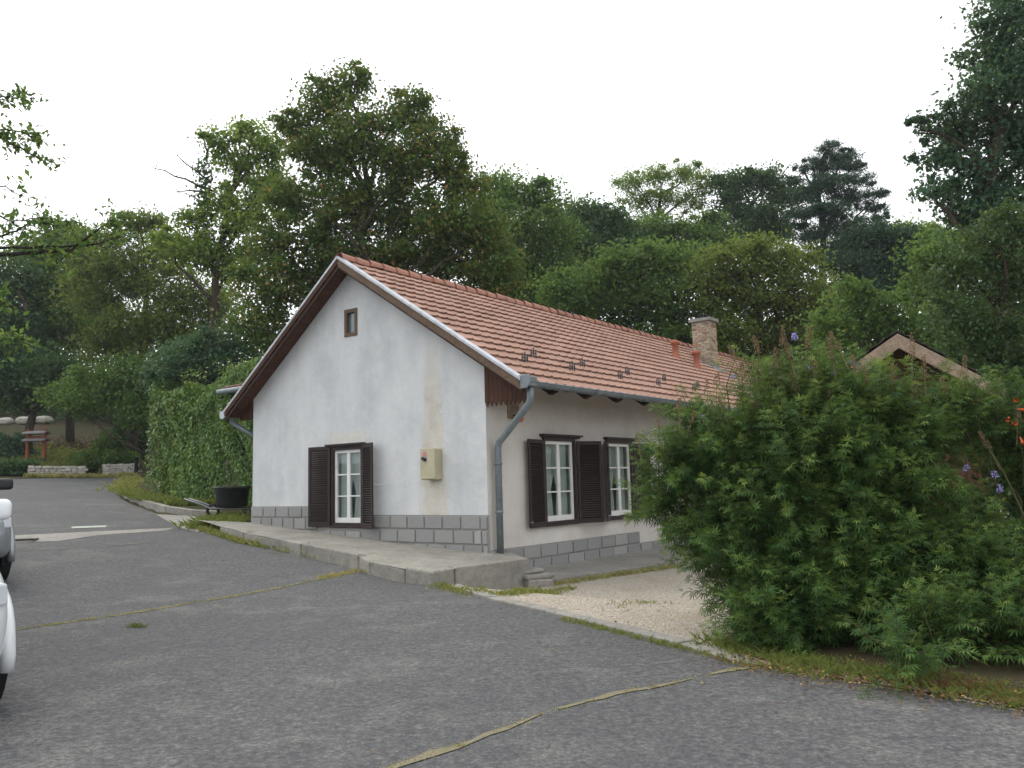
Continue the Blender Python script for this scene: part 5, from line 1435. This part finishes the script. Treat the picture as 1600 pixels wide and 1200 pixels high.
# ------------------------------------------------------------------ grass, weeds, litter
def blades(name, pts, n, width, h0, h1, mat_, lab, off=.0, tint=(0, 1), zf=None):
    c = np.array(pts)[:, :2]; seg = np.linalg.norm(np.diff(c, axis=0), axis=1); cum = np.concatenate([[0], np.cumsum(seg)])
    nt = max(1, n // 7); t0 = rng.random(nt) * cum[-1]; t = np.repeat(t0, 7)[:n]; n = len(t)
    i = np.clip(np.searchsorted(cum, t) - 1, 0, len(c) - 2); f = ((t - cum[i]) / seg[i])[:, None]
    w_ = np.repeat(rng.normal(0, width * .5, (nt, 2)), 7, axis=0)[:n]
    xy = c[i] * (1 - f) + c[i + 1] * f + w_ + rng.normal(0, .03, (n, 2))
    z = (ground(xy[:, 0], xy[:, 1]) if zf is None else zf(xy[:, 0], xy[:, 1])) + off
    hh = rng.uniform(h0, h1, n) * np.repeat(rng.uniform(.5, 1.2, nt), 7)[:n]
    lean = rng.normal(0, .55, (n, 2)); base = np.stack([xy[:, 0], xy[:, 1], z], 1)
    tipv = base + np.stack([lean[:, 0] * hh, lean[:, 1] * hh, hh], 1); midv = base + np.stack([lean[:, 0] * hh * .3, lean[:, 1] * hh * .3, hh * .6], 1)
    th = rng.random(n) * 6.28; sd = np.stack([np.cos(th), np.sin(th), np.zeros(n)], 1) * (.0025 + .016 * hh[:, None])
    v = np.empty((n, 4, 3)); v[:, 0] = base - sd * .6; v[:, 1] = base + sd * .6; v[:, 2] = tipv; v[:, 3] = midv - sd * .6
    tt = tint[0] + (tint[1] - tint[0]) * np.clip(.5 * np.repeat(rng.random(nt), 7)[:n] + .5 * rng.random(n), 0, 1)
    link(name, raw_quads(name, v.reshape(-1, 3), n, np.repeat(tt, 4), M[mat_]), None, None, kind='stuff', label=lab, category='grass')
pxl = lambda L_: [gp(*p) for p in L_]
blades('grass_tufts', pxl([(690, 918), (740, 928), (800, 932), (870, 926), (890, 920)]), 3000, .22, .03, .10, 'lf_grass', 'grass at the foot of the platform corner', tint=(.1, .9))
blades('grass_verge', pxl([(676, 914), (632, 907), (577, 896)]), 700, .08, .03, .08, 'lf_grass', 'dry grass along the platform front', tint=(.3, 1))
blades('grass_verge', pxl([(560, 885), (470, 865), (380, 848), (335, 834), (318, 828)]), 6500, .16, .04, .14, 'lf_grass', 'yellowing grass along the raised kerb of the platform', tint=(.1, .9))
blades('grass_tufts', pxl([(330, 826), (360, 818), (388, 814)]), 3600, .55, .10, .28, 'lf_grass', 'green grass at the left house corner', tint=(0, .55))
blades('grass_verge', pxl([(200, 778), (230, 788), (280, 796), (335, 796)]), 6000, .30, .08, .25, 'lf_grass', 'grass at the foot of the hedge', .12, (0, .6))
blades('grass_tufts', pxl([(188, 775), (195, 765), (208, 752)]), 2500, .5, .08, .25, 'lf_grass', 'yellow grass at the kerb end by the hedge', .1, (.2, .9))
blades('grass_verge', pxl([(45, 746), (120, 747), (212, 744)]), 2600, .25, .08, .25, 'lf_grass', 'dry grass at the foot of the stone wall', tint=(.3, 1))
blades('joint_weeds', pxl([(20, 985), (150, 967), (300, 943), (430, 920), (560, 893)]), 2200, .05, .01, .03, 'lf_grass', 'moss and weeds in the asphalt joint', tint=(.35, 1))
blades('joint_weeds', pxl([(600, 1203), (740, 1158), (850, 1115), (960, 1085), (1060, 1066), (1175, 1042)]), 500, .05, .008, .025, 'lf_grass', 'weeds in the near asphalt joint', tint=(.5, 1))
blades('joint_weeds', pxl([(500, 905), (560, 892), (576, 894)]), 900, .14, .02, .06, 'lf_grass', 'dry weeds where the joint meets the platform', tint=(.5, 1))
blades('road_tuft', pxl([(206, 980), (220, 981)]), 160, .05, .02, .06, 'lf_grass', 'small green tuft growing in the asphalt', tint=(0, .3))
blades('grass_verge', pxl([(880, 968), (940, 983), (1060, 1012), (1120, 1028), (1170, 1042), (1300, 1060)]), 2200, .06, .015, .05, 'lf_grass', 'grass in the kerb edge', tint=(.1, .8))
blades('grass_verge', pxl([(860, 917), (940, 905), (1000, 896), (1060, 887)]), 2200, .14, .03, .09, 'lf_grass', 'grass along the side path', .02, (.3, 1))
blades('gravel_weeds', pxl([(960, 950), (1000, 944), (1040, 946)]), 260, .25, .02, .05, 'lf_grass', 'sparse weeds in the gravel', .02, (.2, .9))
blades('grass_verge', pxl([(1130, 1005), (1200, 1030), (1300, 1050), (1400, 1060), (1500, 1080), (1600, 1100)]), 6500, .32, .03, .09, 'lf_grass', 'dry grass under the bush', .0, (0, .45))
blades('dry_fern', pxl([(1460, 1075), (1520, 1080), (1600, 1100)]), 900, .30, .03, .09, 'lf_litter', 'dry brown ferns at the right roadside', .0, (.3, .9))
blades('bank_grass', pxl([(0, 712), (60, 715), (110, 722), (205, 722)]), 9000, 2.5, .1, .35, 'lf_grass', 'thin grass on the bank', .0, (0, .8))
def litter(name, pts, n, width, size, lab, off):
    c = np.array(pts)[:, :2]; t = rng.random(n) * (len(c) - 1); i = np.minimum(t.astype(int), len(c) - 2); f = (t - i)[:, None]
    xy = c[i] * (1 - f) + c[i + 1] * f + rng.normal(0, width, (n, 2))
    z = ground(xy[:, 0], xy[:, 1]) + off + rng.random(n) * .02
    nr = rng.normal(0, .3, (n, 3)); nr[:, 2] = 1; ax = unit(n); ax[:, 2] *= .15; ax /= np.linalg.norm(ax, axis=1)[:, None]
    link(name, leaf_mesh(name, np.stack([xy[:, 0], xy[:, 1], z], 1), size * rng.uniform(.5, 1.3, n), rng.random(n), M['lf_litter'], .55, nr, ax), None, None, kind='stuff', label=lab, category='leaves')
litter('leaf_litter', pxl([(1150, 1030), (1300, 1055), (1450, 1075), (1620, 1100)]), 3200, .22, .035, 'brown leaf litter along the road edge', .02)
litter('fallen_leaves', pxl([(420, 880), (520, 900), (700, 930), (1000, 1010), (1300, 1080)]), 90, .7, .04, 'single yellow leaves on the asphalt', .008)
litter('fallen_leaves', pxl([(100, 1000), (500, 1050), (900, 1120), (1300, 1150)]), 40, 1.2, .035, 'scattered dry leaves in the car park', .008)
litter('fallen_leaves', pxl([(900, 950), (1050, 960), (1150, 1000)]), 300, .8, .035, 'dry leaves on the gravel', .028)
litter('bank_litter', pxl([(60, 700), (110, 705), (150, 700), (120, 715)]), 6000, 1.8, .14, 'reddish leaf litter on the bank', .02)

# ------------------------------------------------------------------ parked cars at the left edge (only a sliver shows)
def car(loc_, rz, paint, label, mirror):
    root = empty('parked_car', loc_, rz, label=label, category='car'); root.scale = (1.1, 1.1, 1.1)
    st_ = [(2.28, .55, .42, .78), (2.22, .74, .32, .88), (2.02, .87, .27, .97), (1.6, .915, .26, 1.04), (1.0, .925, .26, 1.10), (0, .93, .26, 1.12), (-1.2, .93, .26, 1.12), (-1.9, .91, .28, 1.12), (-2.18, .82, .34, 1.08), (-2.25, .68, .44, 1.0)]
    vs_, fs_ = [], []
    for x, hw, zb, zt in st_:
        pr = [(-hw * .86, zb), (-hw * .97, zb + .1), (-hw, zb + .3), (-hw * .985, zt - .2), (-hw * .94, zt - .05), (-hw * .82, zt)]
        pr = pr + [(-y, z) for y, z in reversed(pr)]
        vs_ += [(x, y, z) for y, z in pr]
    m_ = 12
    for i in range(len(st_) - 1):
        for j in range(m_): fs_.append((i * m_ + j, i * m_ + (j + 1) % m_, (i + 1) * m_ + (j + 1) % m_, (i + 1) * m_ + j))
    fs_.append(tuple(range(m_))); fs_.append(tuple(len(vs_) - m_ + k for k in reversed(range(m_))))
    body = MB().add(vs_, fs_).build('body', M[paint], root, smooth=True)
    sub = body.modifiers.new('sub', 'SUBSURF'); sub.levels = 2; sub.render_levels = 2
    # cabin
    cb = [(1.05, .78, 1.05, .78, 1.08), (.35, .80, 1.08, .66, 1.66), (-.3, .81, 1.08, .67, 1.72), (-1.5, .80, 1.08, .66, 1.70), (-2.05, .76, 1.05, .60, 1.58), (-2.2, .72, 1.02, .66, 1.10)]
    vs_, fs_ = [], []
    for x, hb, zb, ht, zt in cb: vs_ += [(x, -hb, zb), (x, -ht, zt - .04), (x, -ht * .85, zt), (x, ht * .85, zt), (x, ht, zt - .04), (x, hb, zb)]
    for i in range(len(cb) - 1):
        for j in range(5): fs_.append((i * 6 + j, i * 6 + j + 1, (i + 1) * 6 + j + 1, (i + 1) * 6 + j))
    cbn = MB().add(vs_, fs_).build('cabin', M[paint], root, bevel=.03)
    ws = MB().add([(1.03, -.68, 1.105), (1.03, .68, 1.105), (.40, .58, 1.64), (.40, -.58, 1.64)], [(0, 1, 2, 3)]); ws.build('windscreen', M['carglass'], root).location = (.025, 0, .02)
    for sg_ in (-1, 1):
        for a, b in ((.72, -.35), (-.42, -1.4), (-1.47, -1.95)):
            def P_(x, t): y = .80 - .13 * t; return (x, sg_ * (y + .012), 1.14 + .44 * t)
            a2 = a - .38 if a > .5 else a - .03
            MB().add([P_(a, 0), P_(b, 0), P_(b + .03, 1), P_(a2, 1)], [(0, 1, 2, 3)]).build('side_window', M['carglass'], root)
        for x in (1.38, -1.32):
            vs_, fs_ = [], []; prof = [(.20, -.10), (.31, -.115), (.345, -.08), (.35, 0), (.345, .08), (.31, .115), (.20, .10)]; n_ = 28
            for i in range(n_):
                t = 2 * math.pi * i / n_
                for r, y in prof: vs_.append((x + r * math.cos(t), sg_ * .83 + y, .35 + r * math.sin(t)))
            k_ = len(prof)
            for i in range(n_):
                for j in range(k_ - 1): fs_.append((i * k_ + j, i * k_ + j + 1, ((i + 1) % n_) * k_ + j + 1, ((i + 1) % n_) * k_ + j))
            wh = MB().add(vs_, fs_).build('wheel', M['rubber'], root, smooth=True)
            rm = MB(); rm.tube([(x, sg_ * .83 - .085, .35), (x, sg_ * .83 + .085, .35)], .205, 20)
            for q in range(5):
                t = q * 2 * math.pi / 5; rm.beam((x, sg_ * .922, .35), (x + .2 * math.cos(t), sg_ * .922, .35 + .2 * math.sin(t)), .05, .03, (0, 1, 0))
            rm.build('rim', M['rim'], wh)
            # flared wheel arch
            arc = [(x + .43 * math.cos(t), sg_ * .90, .36 + .43 * math.sin(t)) for t in np.linspace(-.25, math.pi + .25, 16)]
            MB().tube(arc, .05, 8).build('wheel_arch', M[paint], root, smooth=True)
            MB().tube([(x, sg_ * .80, .37), (x, sg_ * .917, .37)], .41, 24).build('wheel_well', M['black'], root)
        # door mirror
        mm = MB().obox((.62, sg_ * 1.03, 1.33), (.08, sg_ * .02, 0), (0, .115, 0), (0, 0, .085)).build('mirror', M[mirror], root, smooth=True, bevel=.05)
        MB().beam((.62, sg_ * .80, 1.19), (.62, sg_ * .97, 1.28), .06, .05).build('stalk', M['black'], mm)
        MB().obox((2.13, sg_ * .60, .80), (.05, -sg_ * .06, 0), (0, .17, 0), (-.02, 0, .075)).build('headlight', M['lens'], root, bevel=.02)
        MB().obox((-2.2, sg_ * .68, .95), (.04, 0, 0), (0, .09, 0), (0, 0, .13)).build('tail_light', M['redlens'], root, bevel=.02)
    MB().box((2.22, -.5, .45), (2.30, .5, .62)).build('grille', M['black'], root, bevel=.02)
    MB().box((2.301, -.26, .47), (2.31, .26, .58)).build('number_plate', M['white'], root)
    return root
CAR_A = math.atan2(-.854, .52) + math.radians(13)
def carloc(fx, fy, ang, side=.955 * 1.1, front=1.38 * 1.1):
    """place so that the point (front, side) of the car stands at fx,fy"""
    c, s = math.cos(ang), math.sin(ang); x = fx - (c * front - s * side); y = fy - (s * front + c * side); return (x, y, gz(fx, fy))
car(carloc(-4.12, 6.75, CAR_A), CAR_A, 'whitecar', 'white car at the left edge, only its fender and mirror in view', 'whitecar')
car(carloc(-7.95, 13.1, CAR_A), CAR_A, 'silvercar', 'silver car with black mirror hidden behind the white car', 'black')

# ------------------------------------------------------------------ thin haze volume, added to soften and lift the distance like lens veil
def m_haze():
    m = bpy.data.materials.new('haze_veil'); m.use_nodes = True; nt = m.node_tree; nt.nodes.clear()
    o = nt.nodes.new('ShaderNodeOutputMaterial'); v = nt.nodes.new('ShaderNodeVolumePrincipled')
    v.inputs['Color'].default_value = (.86, .93, 1, 1); v.inputs['Density'].default_value = HAZE; v.inputs['Anisotropy'].default_value = .3
    nt.links.new(v.outputs[0], o.inputs['Volume']); return m
HAZE = .0004
MB().box((-640, -320, -4), (640, 920, 34)).build('haze', m_haze(), None, kind='stuff', label='thin pale haze added over the whole scene for a veiled look', category='haze')
